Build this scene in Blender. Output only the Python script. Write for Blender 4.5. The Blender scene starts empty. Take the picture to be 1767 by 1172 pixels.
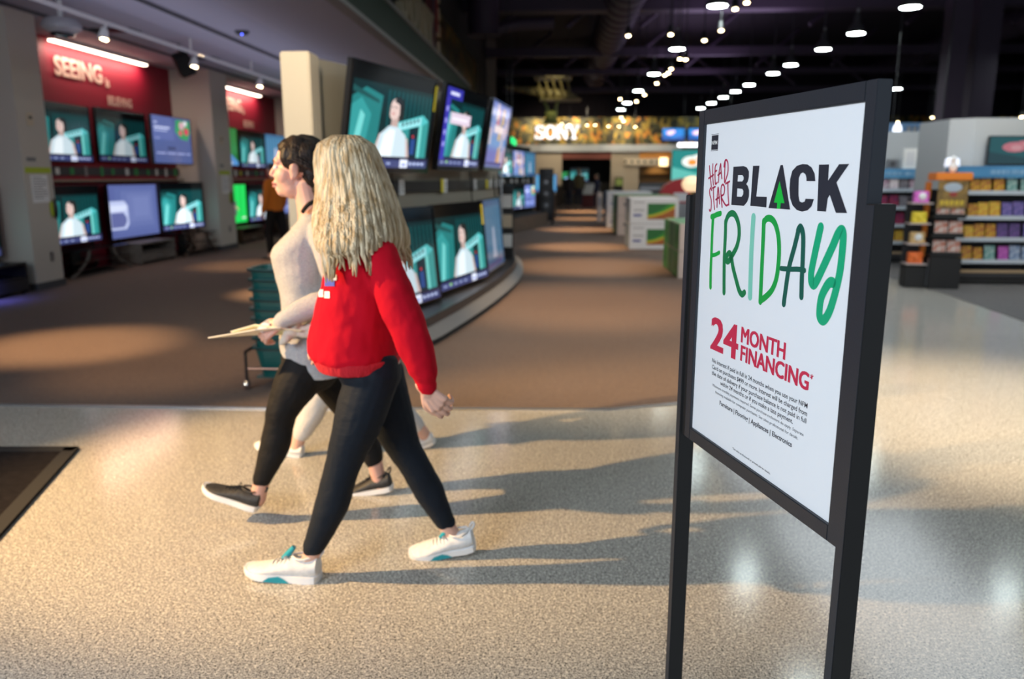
import bpy, bmesh, math, random
from math import sin, cos, pi, radians as R, atan, atan2, sqrt
from mathutils import Vector as V, Matrix as MX
from mathutils.bvhtree import BVHTree

S = bpy.context.scene
COL = S.collection
random.seed(7)

# ------------------------------------------------------------------ camera
YAW, PITCH, EYE, FPX = R(3.282), .2037, 1.47, 1357.5
cd = bpy.data.cameras.new('camera')
cam = bpy.data.objects.new('camera', cd)
COL.objects.link(cam)
cam.location = (0, 0, EYE)
cam.rotation_euler = (pi / 2 - PITCH, 0, YAW)
cd.sensor_width = 36
cd.lens = FPX / 1767 * 36
cd.clip_start = .05
cd.dof.use_dof = True
cd.dof.focus_distance = 1.6
cd.dof.aperture_fstop = 2.8
cd.dof.aperture_blades = 0
S.camera = cam
S.view_settings.view_transform = 'Standard'
S.view_settings.look = 'None'
S.view_settings.gamma = 1
S.view_settings.use_curve_mapping = False
S.view_settings.exposure = 0.0

# ------------------------------------------------------------------ light: daylight through the entrance + store lamps + added fills
w = bpy.data.worlds.new('world')
S.world = w
w.use_nodes = True
bg = w.node_tree.nodes['Background']
bg.inputs[0].default_value = (.74, .86, 1, 1)
bg.inputs[1].default_value = .62


def spot(name, loc, target, watts, angle, blend=.5, col=(1, .72, .42), size=.06):
    l = bpy.data.lights.new(name, 'SPOT')
    l.energy = watts
    l.color = col
    l.spot_size = R(angle)
    l.spot_blend = blend
    l.shadow_soft_size = size
    o = bpy.data.objects.new(name, l)
    COL.objects.link(o)
    o.location = loc
    o.rotation_euler = (V(target) - V(loc)).to_track_quat('-Z', 'Y').to_euler()
    return o


def area(name, loc, target, watts, sx, sy, col=(1, 1, 1)):
    l = bpy.data.lights.new(name, 'AREA')
    l.energy = watts
    l.color = col
    l.shape = 'RECTANGLE'
    l.size, l.size_y = sx, sy
    o = bpy.data.objects.new(name, l)
    COL.objects.link(o)
    o.location = loc
    o.rotation_euler = (V(target) - V(loc)).to_track_quat('-Z', 'Y').to_euler()
    return o


WARM = (1, .70, .40)
# the low warm accent lamp at the entrance that throws the long shadows
spot('accent_lamp', (-5.4, 2.1, 3.4), (-.7, 3.75, 0), 2900, 39, .65, (1, .62, .26), .05)
spot('accent_lamp', (-5.0, -.4, 3.4), (-2.8, 3.0, 0), 170, 46, .9, (1, .76, .48), .1)
spot('accent_lamp', (3.4, 3.4, 4.4), (2.9, 4.9, 0), 1900, 46, .9, (1, .80, .56), .1)
spot('accent_lamp', (.6, 5.2, 4.3), (.6, 6.4, 0), 950, 60, .95, (1, .78, .52), .1)
# pools on the carpet
for (x, y, p, a) in [(-4.3, 6.6, 1000, 36), (-3.0, 5.9, 260, 40), (-3.3, 9.9, 1100, 34), (-2.6, 13.2, 500, 40), (-5.2, 13.0, 480, 40), (-5.2, 19.0, 480, 40),
                     (.3, 9.2, 900, 56), (.55, 13.2, 1000, 46), (.5, 16.9, 1500, 36), (.7, 22.6, 1700, 38), (.9, 28.5, 1700, 38), (1.3, 34.5, 2600, 44)]:
    spot('track_lamp', (x - .3, y - .5, 3.4 if x < -2 else 4.4), (x, y, 0), p * 1.35, a, .9, (1, .66, .34), .08)
# ceiling field of cool lamps over the hall, then unseen fills added for the roof, poster and grey ceiling
area('hall_lamp', (5.0, 9, 4.5), (5.0, 9, 0), 230, 2.4, 9, (.86, .94, 1))
area('hall_lamp', (5.0, 21, 4.5), (5.0, 21, 0), 260, 2.4, 12, (.9, .95, 1))
area('roof_fill_uplight', (5, 24, 5.2), (5, 24, 7.2), 240, 3, 20, (.80, .62, 1))  # added uplight without a fixture, lifts the purple roof steel
area('poster_fill_light', (-3.4, -1.6, 2.6), (.3, 2.0, 1.2), 240, 2.4, 1.2, (.80, .90, 1))  # unseen area fill added to brighten the poster, standing in for entrance daylight
area('ceiling_bounce_fill', (-4.9, 11.5, 2.75), (-4.9, 11.5, 3.5), 32, 1.6, 14, (.74, .74, 1))  # added upward light imitating cool bounce on the ceiling; no cove exists here
for (x, y, z, tx, ty, tz, p) in [(-1.5, 3.9, 3.4, -2.0, 6.2, 1.9, 330), (.9, 36.5, 4.6, .9, 41.0, 3.3, 550), (3.4, 36.5, 4.6, 4.0, 41.0, 2.6, 650), (-1.2, 36.5, 4.6, -1.2, 41.0, 2.9, 450),
                                 (1.0, 9.6, 4.3, 2.0, 12.4, .5, 260), (.8, 13.6, 4.3, 1.9, 17.0, .6, 300), (5.6, 7.6, 4.4, 5.6, 11.4, .8, 120), (7.2, 8.0, 4.4, 7.4, 11.4, 1.0, 110), (5.6, 10.2, 4.4, 6.0, 14.2, 1.0, 120)]:
    spot('wall_washer', (x, y, z), (tx, ty, tz), p, 58, .9, (1, .84, .62), .1)


# ------------------------------------------------------------------ helpers
def ray(px, py):
    dx, dy = (px - 883.5) / FPX, (586 - py) / FPX
    x, y, z = dx, cos(PITCH) + dy * sin(PITCH), dy * cos(PITCH) - sin(PITCH)
    return V((cos(YAW) * x - sin(YAW) * y, sin(YAW) * x + cos(YAW) * y, z))


def P(px, py, y):
    """the point at depth y that the photograph shows at px, py"""
    r = ray(px, py)
    return V((0, 0, EYE)) + r * (y / r.y)


def G(px, py, z=0):
    r = ray(px, py)
    return V((0, 0, EYE)) + r * ((z - EYE) / r.z)


def mat(name, col, rough=.6, metal=0, spec=.5, noise=None, bump=None, emit=None, coat=0, sheen=0):
    m = bpy.data.materials.new(name)
    m.use_nodes = True
    nt = m.node_tree
    b = nt.nodes['Principled BSDF']
    c4 = (*col, 1)
    b.inputs['Base Color'].default_value = c4
    b.inputs['Roughness'].default_value = rough
    b.inputs['Metallic'].default_value = metal
    b.inputs['Specular IOR Level'].default_value = spec
    b.inputs['Coat Weight'].default_value = coat
    b.inputs['Sheen Weight'].default_value = sheen
    if noise or bump:
        tc = nt.nodes.new('ShaderNodeTexCoord')
    if noise:                      # (scale or (sx,sy,sz), colour 2, detail)
        sc, col2, det = noise
        mp = nt.nodes.new('ShaderNodeMapping')
        mp.inputs['Scale'].default_value = sc if isinstance(sc, tuple) else (sc, sc, sc)
        n = nt.nodes.new('ShaderNodeTexNoise')
        n.inputs['Scale'].default_value = 1
        n.inputs['Detail'].default_value = det
        rp = nt.nodes.new('ShaderNodeValToRGB')
        rp.color_ramp.elements[0].position = .35
        rp.color_ramp.elements[1].position = .65
        rp.color_ramp.elements[0].color = c4
        rp.color_ramp.elements[1].color = (*col2, 1)
        nt.links.new(tc.outputs['Object'], mp.inputs[0])
        nt.links.new(mp.outputs[0], n.inputs['Vector'])
        nt.links.new(n.outputs['Fac'], rp.inputs[0])
        nt.links.new(rp.outputs[0], b.inputs['Base Color'])
    if bump:                       # (scale, strength)
        n2 = nt.nodes.new('ShaderNodeTexNoise')
        mp2 = nt.nodes.new('ShaderNodeMapping')
        sc = bump[0]
        mp2.inputs['Scale'].default_value = sc if isinstance(sc, tuple) else (sc, sc, sc)
        n2.inputs['Scale'].default_value = 1
        n2.inputs['Detail'].default_value = 3
        bp = nt.nodes.new('ShaderNodeBump')
        bp.inputs['Strength'].default_value = bump[1]
        bp.inputs['Distance'].default_value = .02
        nt.links.new(tc.outputs['Object'], mp2.inputs[0])
        nt.links.new(mp2.outputs[0], n2.inputs['Vector'])
        nt.links.new(n2.outputs['Fac'], bp.inputs['Height'])
        nt.links.new(bp.outputs[0], b.inputs['Normal'])
    if emit:
        b.inputs['Emission Color'].default_value = (*emit[0], 1)
        b.inputs['Emission Strength'].default_value = emit[1]
    return m


class MB:
    """collects shapes and links them as one mesh object"""

    def __init__(s):
        s.v, s.f, s.m, s.c, s.M = [], [], [], [], None

    def add(s, vs, fs, mi=0, col=None):
        n = len(s.v)
        for p in vs:
            p = V(p)
            s.v.append(s.M @ p if s.M else p)
        for f in fs:
            s.f.append(tuple(i + n for i in f))
            s.m.append(mi)
            s.c.append(col)
        return s

    def box(s, x0, y0, z0, x1, y1, z1, mi=0):
        return s.add([(x0, y0, z0), (x1, y0, z0), (x1, y1, z0), (x0, y1, z0), (x0, y0, z1), (x1, y0, z1), (x1, y1, z1), (x0, y1, z1)],
                     [(3, 2, 1, 0), (4, 5, 6, 7), (0, 1, 5, 4), (1, 2, 6, 5), (2, 3, 7, 6), (3, 0, 4, 7)], mi)

    def cbox(s, cx, cy, cz, sx, sy, sz, mi=0):
        return s.box(cx - sx / 2, cy - sy / 2, cz - sz / 2, cx + sx / 2, cy + sy / 2, cz + sz / 2, mi)

    def rings(s, rs, mi=0, caps=True):
        n = len(rs[0])
        vs = [p for r in rs for p in r]
        fs = [(k * n + i, k * n + (i + 1) % n, (k + 1) * n + (i + 1) % n, (k + 1) * n + i) for k in range(len(rs) - 1) for i in range(n)]
        if caps:
            fs += [tuple(reversed(range(n))), tuple(range((len(rs) - 1) * n, len(rs) * n))]
        return s.add(vs, fs, mi)

    def tube(s, pts, r, n=10, mi=0, dome=False, flat=None):
        """swept tube; r one radius or one per point; dome rounds the ends; flat squashes along a vector"""
        pts = [V(p) for p in pts]
        rr = list(r) if hasattr(r, '__len__') else [r] * len(pts)
        if dome:
            d0, d1 = (pts[0] - pts[1]).normalized(), (pts[-1] - pts[-2]).normalized()
            a, ra, b, rb = pts[0], rr[0], pts[-1], rr[-1]
            pts = [a + d0 * ra * .95, a + d0 * ra * .7] + pts + [b + d1 * rb * .7, b + d1 * rb * .95]
            rr = [ra * .3, ra * .71] + rr + [rb * .71, rb * .3]
        t = (pts[1] - pts[0]).normalized()
        u = t.orthogonal().normalized()
        rs = []
        for i, p in enumerate(pts):
            t2 = (pts[min(i + 1, len(pts) - 1)] - pts[max(i - 1, 0)])
            if t2.length > 1e-9:
                t2.normalize()
                q = t.rotation_difference(t2)
                u = q @ u
                t = t2
            u = (u - t * u.dot(t)).normalized()
            w_ = t.cross(u)
            ring = []
            for k in range(n):
                o = (u * cos(2 * pi * k / n) + w_ * sin(2 * pi * k / n)) * rr[i]
                if flat:
                    o -= V(flat[0]) * o.dot(V(flat[0])) * (1 - flat[1])
                ring.append(p + o)
            rs.append(ring)
        return s.rings(rs, mi)

    def cyl(s, p0, p1, r0, r1=None, n=16, mi=0):
        return s.tube([p0, p1], [r0, r0 if r1 is None else r1], n, mi)

    def lathe(s, prof, c=(0, 0, 0), n=20, mi=0):
        c = V(c)
        return s.rings([[c + V((r * cos(2 * pi * k / n), r * sin(2 * pi * k / n), z)) for k in range(n)] for r, z in prof], mi)

    def ell(s, c, r, B=None, n=16, mi=0):
        c = V(c)
        rs = []
        m = max(6, n // 2)
        for i in range(m + 1):
            a = -pi / 2 + pi * (i + .001 if i == 0 else i - .001 if i == m else i) / m
            ring = []
            for k in range(n):
                p = V((r[0] * cos(a) * cos(2 * pi * k / n), r[1] * cos(a) * sin(2 * pi * k / n), r[2] * sin(a)))
                ring.append(c + (B @ p if B else p))
            rs.append(ring)
        return s.rings(rs, mi)

    def prism(s, poly, z0, z1, mi=0):
        n = len(poly)
        return s.add([(x, y, z0) for x, y in poly] + [(x, y, z1) for x, y in poly],
                     [tuple(reversed(range(n))), tuple(range(n, 2 * n))] + [(i, (i + 1) % n, n + (i + 1) % n, n + i) for i in range(n)], mi)

    def poly(s, pts, mi=0, col=None):
        return s.add(pts, [tuple(range(len(pts)))], mi, col)

    def shift(s, d):
        s.v = [p + V(d) for p in s.v]
        return s

    def build(s, name, mats, parent=None, smooth=False, bevel=0, seg=2, loc=None, recalc=True):
        me = bpy.data.meshes.new(name)
        me.from_pydata(s.v, [], s.f)
        mats = mats if isinstance(mats, (list, tuple)) else [mats]
        for m in mats:
            me.materials.append(m)
        me.polygons.foreach_set('material_index', s.m)
        if any(c is not None for c in s.c):
            at = me.color_attributes.new('col', 'FLOAT_COLOR', 'CORNER')
            k = 0
            for pi_, pg in enumerate(me.polygons):
                c = s.c[pi_] or (0, 0, 0)
                for _ in pg.vertices:
                    at.data[k].color = (*c, 1)
                    k += 1
        if recalc and not any(c is not None for c in s.c):
            bm = bmesh.new()
            bm.from_mesh(me)
            bmesh.ops.recalc_face_normals(bm, faces=bm.faces)
            if bevel:
                bmesh.ops.bevel(bm, geom=[e for e in bm.edges if e.is_manifold and e.calc_face_angle(0) > .5], offset=bevel, segments=seg, affect='EDGES', clamp_overlap=True)
            bm.to_mesh(me)
            bm.free()
        if smooth:
            me.polygons.foreach_set('use_smooth', [True] * len(me.polygons))
            if smooth != 2:
                me.set_sharp_from_angle(angle=R(40))
        o = bpy.data.objects.new(name, me)
        COL.objects.link(o)
        if parent:
            o.parent = parent
        if loc:
            o.location = loc
        return o


def thing(name, label, cat, loc=(0, 0, 0), rz=0, group=None, tilt=0):
    o = bpy.data.objects.new(name, None)
    COL.objects.link(o)
    o.empty_display_size = .1
    o.location = loc
    o.rotation_euler = (tilt, 0, rz)
    return tag(o, label, cat, group)


def tag(o, label, cat, group=None, kind=None):
    o['label'] = label
    o['category'] = cat
    if group:
        o['group'] = group
    if kind:
        o['kind'] = kind
    return o


def struct(o):
    o['kind'] = 'structure'
    return o


def copy_tree(o, parent=None):
    c = o.copy()
    COL.objects.link(c)
    c.parent = parent
    for ch in list(o.children):
        copy_tree(ch, c)
    return c


def dup(root, loc, rz=None, label=None, group=None, tilt=None):
    r = copy_tree(root)
    r.location = loc
    if rz is not None:
        r.rotation_euler.z = rz
    if tilt is not None:
        r.rotation_euler.x = tilt
    if label:
        r['label'] = label
    if group:
        r['group'] = group
    return r


def text_geo(txt, bold=0, res=3):
    """outline of a line of writing as (vertices, faces) with its bounds"""
    cu = bpy.data.curves.new('writing', 'FONT')
    cu.body = txt
    cu.size = 1
    cu.offset = bold
    cu.resolution_u = res
    o = bpy.data.objects.new('writing', cu)
    COL.objects.link(o)
    dg = bpy.context.evaluated_depsgraph_get()
    me = bpy.data.meshes.new_from_object(o.evaluated_get(dg))
    vs = [(v.co.x, v.co.y) for v in me.vertices]
    fs = [tuple(p.vertices) for p in me.polygons]
    bpy.data.objects.remove(o)
    bpy.data.curves.remove(cu)
    bpy.data.meshes.remove(me)
    return vs, fs


def put_text(mb, txt, x0, x1, z0, z1, y=0, bold=0, mi=0, col=None, cap=None, flip=False):
    """lays writing into a rectangle of the local xz plane (cap: text whose capital height is that)"""
    vs, fs = text_geo(txt, bold)
    xs, ys = [v[0] for v in vs], [v[1] for v in vs]
    ax = (x1 - x0) / (max(xs) - min(xs))
    y0_, y1_ = min(ys), max(ys)
    if cap:
        az, oz = cap / .70, z0
        mb.add([(x0 + (a - min(xs)) * ax, y, oz + b * az) for a, b in vs], fs, mi, col)
    else:
        az = (z1 - z0) / (y1_ - y0_)
        mb.add([(x0 + (a - min(xs)) * ax, y, z0 + (b - y0_) * az) for a, b in vs], fs, mi, col)


def put_bold(mb, txt, x0, x1, z0, z1, y=0, wd=.03, mi=0):
    """heavy lettering: the outline struck several times, each a little aside"""
    d = wd * (z1 - z0)
    for i, (a, b) in enumerate([(-1, -1), (-1, 1), (1, -1), (1, 1), (0, 0)]):
        put_text(mb, txt, x0 + d + a * d, x1 - d + a * d, z0 + d * .5 + b * d * .5, z1 - d * .5 + b * d * .5, y - .00002 * i, 0, mi)


def fill_poly(outer, holes=()):
    """filled 2-D outline with holes -> vertices, faces"""
    cu = bpy.data.curves.new('outline', 'CURVE')
    cu.dimensions = '2D'
    cu.fill_mode = 'BOTH'
    for loop in [outer] + list(holes):
        sp = cu.splines.new('POLY')
        sp.points.add(len(loop) - 1)
        for i, p in enumerate(loop):
            sp.points[i].co = (p[0], p[1], 0, 1)
        sp.use_cyclic_u = True
    o = bpy.data.objects.new('outline', cu)
    COL.objects.link(o)
    me = bpy.data.meshes.new_from_object(o.evaluated_get(bpy.context.evaluated_depsgraph_get()))
    vs = [(v.co.x, v.co.y) for v in me.vertices]
    fs = [tuple(p.vertices) for p in me.polygons]
    bpy.data.objects.remove(o)
    bpy.data.curves.remove(cu)
    bpy.data.meshes.remove(me)
    return vs, fs


def catmull(pts, n=6):
    pts = [V(p) for p in pts]
    out = []
    for i in range(len(pts) - 1):
        p0, p1, p2, p3 = pts[max(i - 1, 0)], pts[i], pts[i + 1], pts[min(i + 2, len(pts) - 1)]
        for k in range(n):
            t = k / n
            out.append(.5 * ((2 * p1) + (p2 - p0) * t + (2 * p0 - 5 * p1 + 4 * p2 - p3) * t * t + (3 * p1 - p0 - 3 * p2 + p3) * t ** 3))
    out.append(pts[-1])
    return out


def stroke(mb, pts, wd, y, mi=0, taper=True):
    """brush stroke in the local xz plane"""
    c = catmull([(p[0], p[1]) for p in pts], 6)
    L, Rr = [], []
    n = len(c)
    for i, p in enumerate(c):
        t = (c[min(i + 1, n - 1)] - c[max(i - 1, 0)])
        t = t.normalized() if t.length > 0 else V((1, 0))
        nn = V((-t.y, t.x))
        h = wd / 2
        L.append(p + nn * h)
        Rr.append(p - nn * h)
    vs = [(p.x, y, p.y) for p in L] + [(p.x, y, p.y) for p in Rr]
    fs = [(i, i + 1, n + i + 1, n + i) for i in range(n - 1)]
    mb.add(vs, fs, mi)
    for e, d in ((c[0], c[0] - c[1]), (c[-1], c[-1] - c[-2])):
        a0 = atan2(d.y, d.x)
        mb.add([(e.x + wd / 2 * cos(a0 - pi / 2 + pi * k / 8), y, e.y + wd / 2 * sin(a0 - pi / 2 + pi * k / 8)) for k in range(9)], [tuple(range(9))], mi)


def ordinal(i):
    return ['first', 'second', 'third', 'fourth', 'fifth', 'sixth', 'seventh', 'eighth', 'ninth', 'tenth', 'eleventh', 'twelfth', 'thirteenth', 'fourteenth', 'fifteenth', 'sixteenth'][i]


# ------------------------------------------------------------------ shared materials
BLACK = mat('black_plastic', (.012, .012, .014), .35)
GLOSSBLACK = mat('gloss_black', (.006, .006, .008), .12)
MATTBLACK = mat('matt_black', (.015, .014, .014), .8)
WHITE = mat('white_paint', (.78, .78, .76), .6, bump=(40, .05))
CREAM = mat('cream_paint', (.62, .52, .38), .7, bump=(30, .05))
GREYMETAL = mat('grey_metal', (.35, .36, .38), .35, .8)
CHROME = mat('chrome', (.7, .7, .7), .15, 1)
DARKGREY = mat('dark_grey', (.06, .06, .065), .6)
PAPER = mat('white_paper', (.85, .85, .83), .7)
YELLOW = mat('yellow_label', (.80, .68, .02), .6)
GREENSTRIP = mat('lime_strip', (.45, .55, .03), .6)
WOOD = mat('dark_wood', (.06, .035, .022), .5, noise=((4, 40, 40), (.10, .06, .035), 4))
GREYWOOD = mat('grey_wood', (.13, .115, .10), .6, noise=((4, 30, 30), (.19, .17, .15), 4))
GLASS = mat('dark_glass', (.01, .012, .014), .05)
BULB = mat('warm_bulb', (1, .8, .5), .5, emit=((1, .74, .40), 30))
COOLBULB = mat('cool_lamp', (1, 1, 1), .5, emit=((.86, 1, .98), 45))
PURPLE = mat('purple_steel', (.045, .028, .052), .6, bump=(6, .1))

SCREEN = bpy.data.materials.new('lit_screen')
SCREEN.use_nodes = True
_nt = SCREEN.node_tree
_b = _nt.nodes['Principled BSDF']
_b.inputs['Base Color'].default_value = (.004, .004, .004, 1)
_b.inputs['Roughness'].default_value = .12
_at = _nt.nodes.new('ShaderNodeAttribute')
_at.attribute_name = 'col'
_nt.links.new(_at.outputs['Color'], _b.inputs['Emission Color'])
_b.inputs['Emission Strength'].default_value = 1.1

# ================================================================== the setting
def terrazzo():
    m = bpy.data.materials.new('terrazzo')
    m.use_nodes = True
    nt = m.node_tree
    b = nt.nodes['Principled BSDF']
    tc = nt.nodes.new('ShaderNodeTexCoord')
    mixes = None
    base = (.40, .375, .335, 1)
    prev = None
    # broad mottling, then chips of three sizes
    n0 = nt.nodes.new('ShaderNodeTexNoise')
    n0.inputs['Scale'].default_value = .9
    n0.inputs['Detail'].default_value = 2
    r0 = nt.nodes.new('ShaderNodeValToRGB')
    r0.color_ramp.elements[0].color = (.38, .36, .325, 1)
    r0.color_ramp.elements[1].color = (.43, .405, .36, 1)
    nt.links.new(tc.outputs['Object'], n0.inputs['Vector'])
    nt.links.new(n0.outputs['Fac'], r0.inputs[0])
    prev = r0.outputs[0]
    for sc, col, lo, hi in [(135, (.09, .088, .082, 1), .56, .60), (105, (.72, .67, .58, 1), .57, .62), (205, (.05, .05, .048, 1), .59, .63), (260, (.68, .65, .58, 1), .58, .63)]:
        n = nt.nodes.new('ShaderNodeTexNoise')
        n.inputs['Scale'].default_value = sc
        n.inputs['Detail'].default_value = 1
        mp = nt.nodes.new('ShaderNodeMapping')
        mp.inputs['Location'].default_value = (sc, sc * .37, 0)
        nt.links.new(tc.outputs['Object'], mp.inputs[0])
        nt.links.new(mp.outputs[0], n.inputs['Vector'])
        rp = nt.nodes.new('ShaderNodeValToRGB')
        rp.color_ramp.elements[0].position = lo
        rp.color_ramp.elements[1].position = hi
        nt.links.new(n.outputs['Fac'], rp.inputs[0])
        mx = nt.nodes.new('ShaderNodeMix')
        mx.data_type = 'RGBA'
        nt.links.new(rp.outputs[0], mx.inputs[0])
        nt.links.new(prev, mx.inputs[6])
        mx.inputs[7].default_value = col
        prev = mx.outputs[2]
    nt.links.new(prev, b.inputs['Base Color'])
    nr = nt.nodes.new('ShaderNodeMapRange')
    nr.inputs['To Min'].default_value = .135
    nr.inputs['To Max'].default_value = .165
    nt.links.new(n0.outputs['Fac'], nr.inputs[0])
    nt.links.new(nr.outputs[0], b.inputs['Roughness'])
    b.inputs['Specular IOR Level'].default_value = .5
    return m


TERRAZZO = terrazzo()
CARPET = mat('brown_carpet', (.100, .060, .043), .95, noise=(70, (.155, .097, .068), 5), bump=(260, .5), sheen=.1)
GREYCARPET = mat('grey_carpet', (.10, .095, .092), .95, noise=(60, (.15, .14, .135), 5), bump=(260, .5))
TAUPECARPET = mat('taupe_carpet', (.19, .14, .11), .95, noise=(60, (.24, .18, .14), 5), bump=(260, .5))

struct(MB().box(-13, -6, -.2, 24, 45, 0).build('floor', TERRAZZO))
# brown carpet with a curved nose towards the aisle
cp = [(-12.9, 4.77), (-3.64, 4.77), (-1.9, 4.80), (-.22, 4.875), (.35, 4.90), (.81, 5.06), (1.35, 5.5), (1.9, 6.3), (2.6, 7.6), (3.6, 9.6), (4.6, 11.6), (5.2, 13.0), (5.2, 44.5), (-12.9, 44.5)]
MBc = MB().prism(cp, .0, .008)
struct(MBc.build('floor_carpet', CARPET))
ed = [(x, y) for x, y in cp[1:11]]
tr = MB()
for a, b in zip(ed[:-1], ed[1:]):
    d = (V((b[0], b[1], 0)) - V((a[0], a[1], 0))).normalized()
    n = V((d.y, -d.x, 0)) * .012
    a3, b3 = V((*a, 0)), V((*b, 0))
    tr.add([a3 + n, b3 + n, b3 - n, a3 - n, a3 + n + V((0, 0, .010)), b3 + n + V((0, 0, .010)), b3 - n + V((0, 0, .010)), a3 - n + V((0, 0, .010))],
           [(3, 2, 1, 0), (4, 5, 6, 7), (0, 1, 5, 4), (1, 2, 6, 5), (2, 3, 7, 6), (3, 0, 4, 7)])
struct(tr.build('trim_1', GREYMETAL))
struct(MB().prism([(4.84, 8.2), (10, 6.2), (23.9, 6.2), (23.9, 44.5), (5.25, 44.5), (5.25, 12.6), (4.95, 12.2), (4.99, 10.4)], 0, .007).build('floor_carpet_by_racks', GREYCARPET))
# entrance mat
MATM = mat('mat_rib', (.010, .008, .009), .95, spec=.1, noise=((20, 160, 20), (.022, .019, .020), 2), bump=((8, 220, 8), .8))
ma = MB().prism([(-2.62, 3.985), (-7.2, 3.70), (-6.6, -.9), (-1.52, .30)], 0, .012).build('entrance_mat', MATM)
tag(ma, 'dark ribbed entrance mat lying on the speckled terrazzo floor', 'mat')
mm = MB()
for a, b in (((-2.62, 3.985), (-1.52, .30)), ((-2.62, 3.985), (-7.2, 3.70))):
    d = (V((*b, 0)) - V((*a, 0))).normalized()
    n = V((-d.y, d.x, 0)) if a == (-2.62, 3.985) and b[0] < -3 else V((d.y, -d.x, 0))
    a3, b3 = V((*a, .0122)), V((*b, .0122))
    mm.add([a3, b3, b3 + n * .07, a3 + n * .07, a3 + V((0, 0, .004)), b3 + V((0, 0, .004)), b3 + n * .07 + V((0, 0, .004)), a3 + n * .07 + V((0, 0, .004))],
           [(3, 2, 1, 0), (4, 5, 6, 7), (0, 1, 5, 4), (1, 2, 6, 5), (2, 3, 7, 6), (3, 0, 4, 7)])
mm.build('rubber_border', MATTBLACK, ma)

# room shell
LEFTWALL = mat('taupe_wall', (.30, .25, .20), .8)
RED = mat('red_wall', (.27, .005, .026), .55, bump=(20, .05))
GREYCEIL = mat('grey_ceiling', (.46, .46, .54), .85, bump=(40, .1))
DARKROOF = mat('dark_roof', (.020, .013, .022), .8)
struct(MB().box(-8.2, -6, 0, -7.9, 45, 7.3).build('wall_left', LEFTWALL))
struct(MB().box(24, -6, 0, 24.3, 45, 7.3).build('wall_right', DARKROOF))
struct(MB().box(-13, 44.6, 0, 24.3, 44.9, 7.3).build('wall_back', DARKROOF))
struct(MB().box(-13, -6, 7.3, 24.3, 45, 7.5).build('ceiling', DARKROOF))
struct(MB().box(-7.9, 2.5, 3.52, -3.97, 31, 3.6).build('ceiling_over_screens', GREYCEIL))
struct(MB().box(-3.97, 2.5, 3.47, -2.60, 31, 3.6).build('ceiling_soffit', mat('pale_soffit', (.52, .52, .60), .85)))
struct(MB().box(-7.9, 31, 0, -2.4, 31.2, 6.5).build('wall_screens_end', LEFTWALL))
# partitions between the screen bays
COLW = mat('warm_white_wall', (.56, .52, .45), .75)
for k, (y0, y1) in enumerate([(9.87, 10.45), (15.66, 16.45), (21.5, 22.3)]):
    b = struct(MB().box(-7.9, y0, .10, -6.80, y1, 3.52).build('wall_partition', COLW))
    struct(MB().box(-7.9, y0 - .015, 0, -6.785, y1 + .015, .10).build('baseboard_partition', DARKGREY))
for k, (y0, y1) in enumerate([(10.45, 15.66), (16.45, 21.5), (4.6, 9.87), (22.3, 27.5)]):
    struct(MB().box(-7.9, y0, 0, -7.6, y1, 3.515).build('wall_red_bay', RED))

# bulkhead and green fascia above the curved screens
FASCIA = mat('green_fascia', (.006, .034, .016), .55)
struct(MB().box(-2.66, 2.5, 3.50, -2.54, 23.2, 3.97).build('trim_fascia', FASCIA))
struct(MB().box(-2.66, 2.5, 3.44, -2.50, 23.2, 3.50).box(-2.66, 2.5, 3.97, -2.50, 23.2, 4.02).build('trim_2', mat('fascia_edge', (.34, .33, .32), .5)))
struct(MB().box(-3.0, 2.5, 3.6, -2.75, 31, 7.3).build('wall_bulkhead', mat('dark_bulkhead', (.016, .012, .012), .7)))


def mosaic(name, warm, strength):
    m = bpy.data.materials.new(name)
    m.use_nodes = True
    nt = m.node_tree
    b = nt.nodes['Principled BSDF']
    tc = nt.nodes.new('ShaderNodeTexCoord')
    mp = nt.nodes.new('ShaderNodeMapping')
    mp.inputs['Scale'].default_value = (2.2, 2.2, 1.6)
    vo = nt.nodes.new('ShaderNodeTexVoronoi')
    vo.distance = 'CHEBYCHEV'
    vo.inputs['Scale'].default_value = 2.6
    rp = nt.nodes.new('ShaderNodeValToRGB')
    cs = [(0, (.02, .018, .008)), (.3, (.12, .09, .02)), (.5, (.30, .20, .03)), (.7, (.05, .05, .02)), (.85, (.42, .17, .02)), (1, (.14, .12, .04))]
    rp.color_ramp.interpolation = 'CONSTANT'
    while len(rp.color_ramp.elements) < len(cs):
        rp.color_ramp.elements.new(.5)
    for e, (p_, c_) in zip(rp.color_ramp.elements, cs):
        e.position = p_ * .9
        e.color = (*c_, 1)
    nt.links.new(tc.outputs['Object'], mp.inputs[0])
    nt.links.new(mp.outputs[0], vo.inputs['Vector'])
    sep = nt.nodes.new('ShaderNodeSeparateColor')
    nt.links.new(vo.outputs['Color'], sep.inputs[0])
    nt.links.new(sep.outputs[0], rp.inputs[0])
    nt.links.new(rp.outputs[0], b.inputs['Base Color'])
    b.inputs['Roughness'].default_value = .35
    b.inputs['Metallic'].default_value = .5
    return m


MOSAIC = mosaic('gold_mosaic', 1, 1)
struct(MB().box(-2.75, 17.6, 4.0, -2.70, 27, 5.1).build('wall_mosaic_band', MOSAIC))

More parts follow.
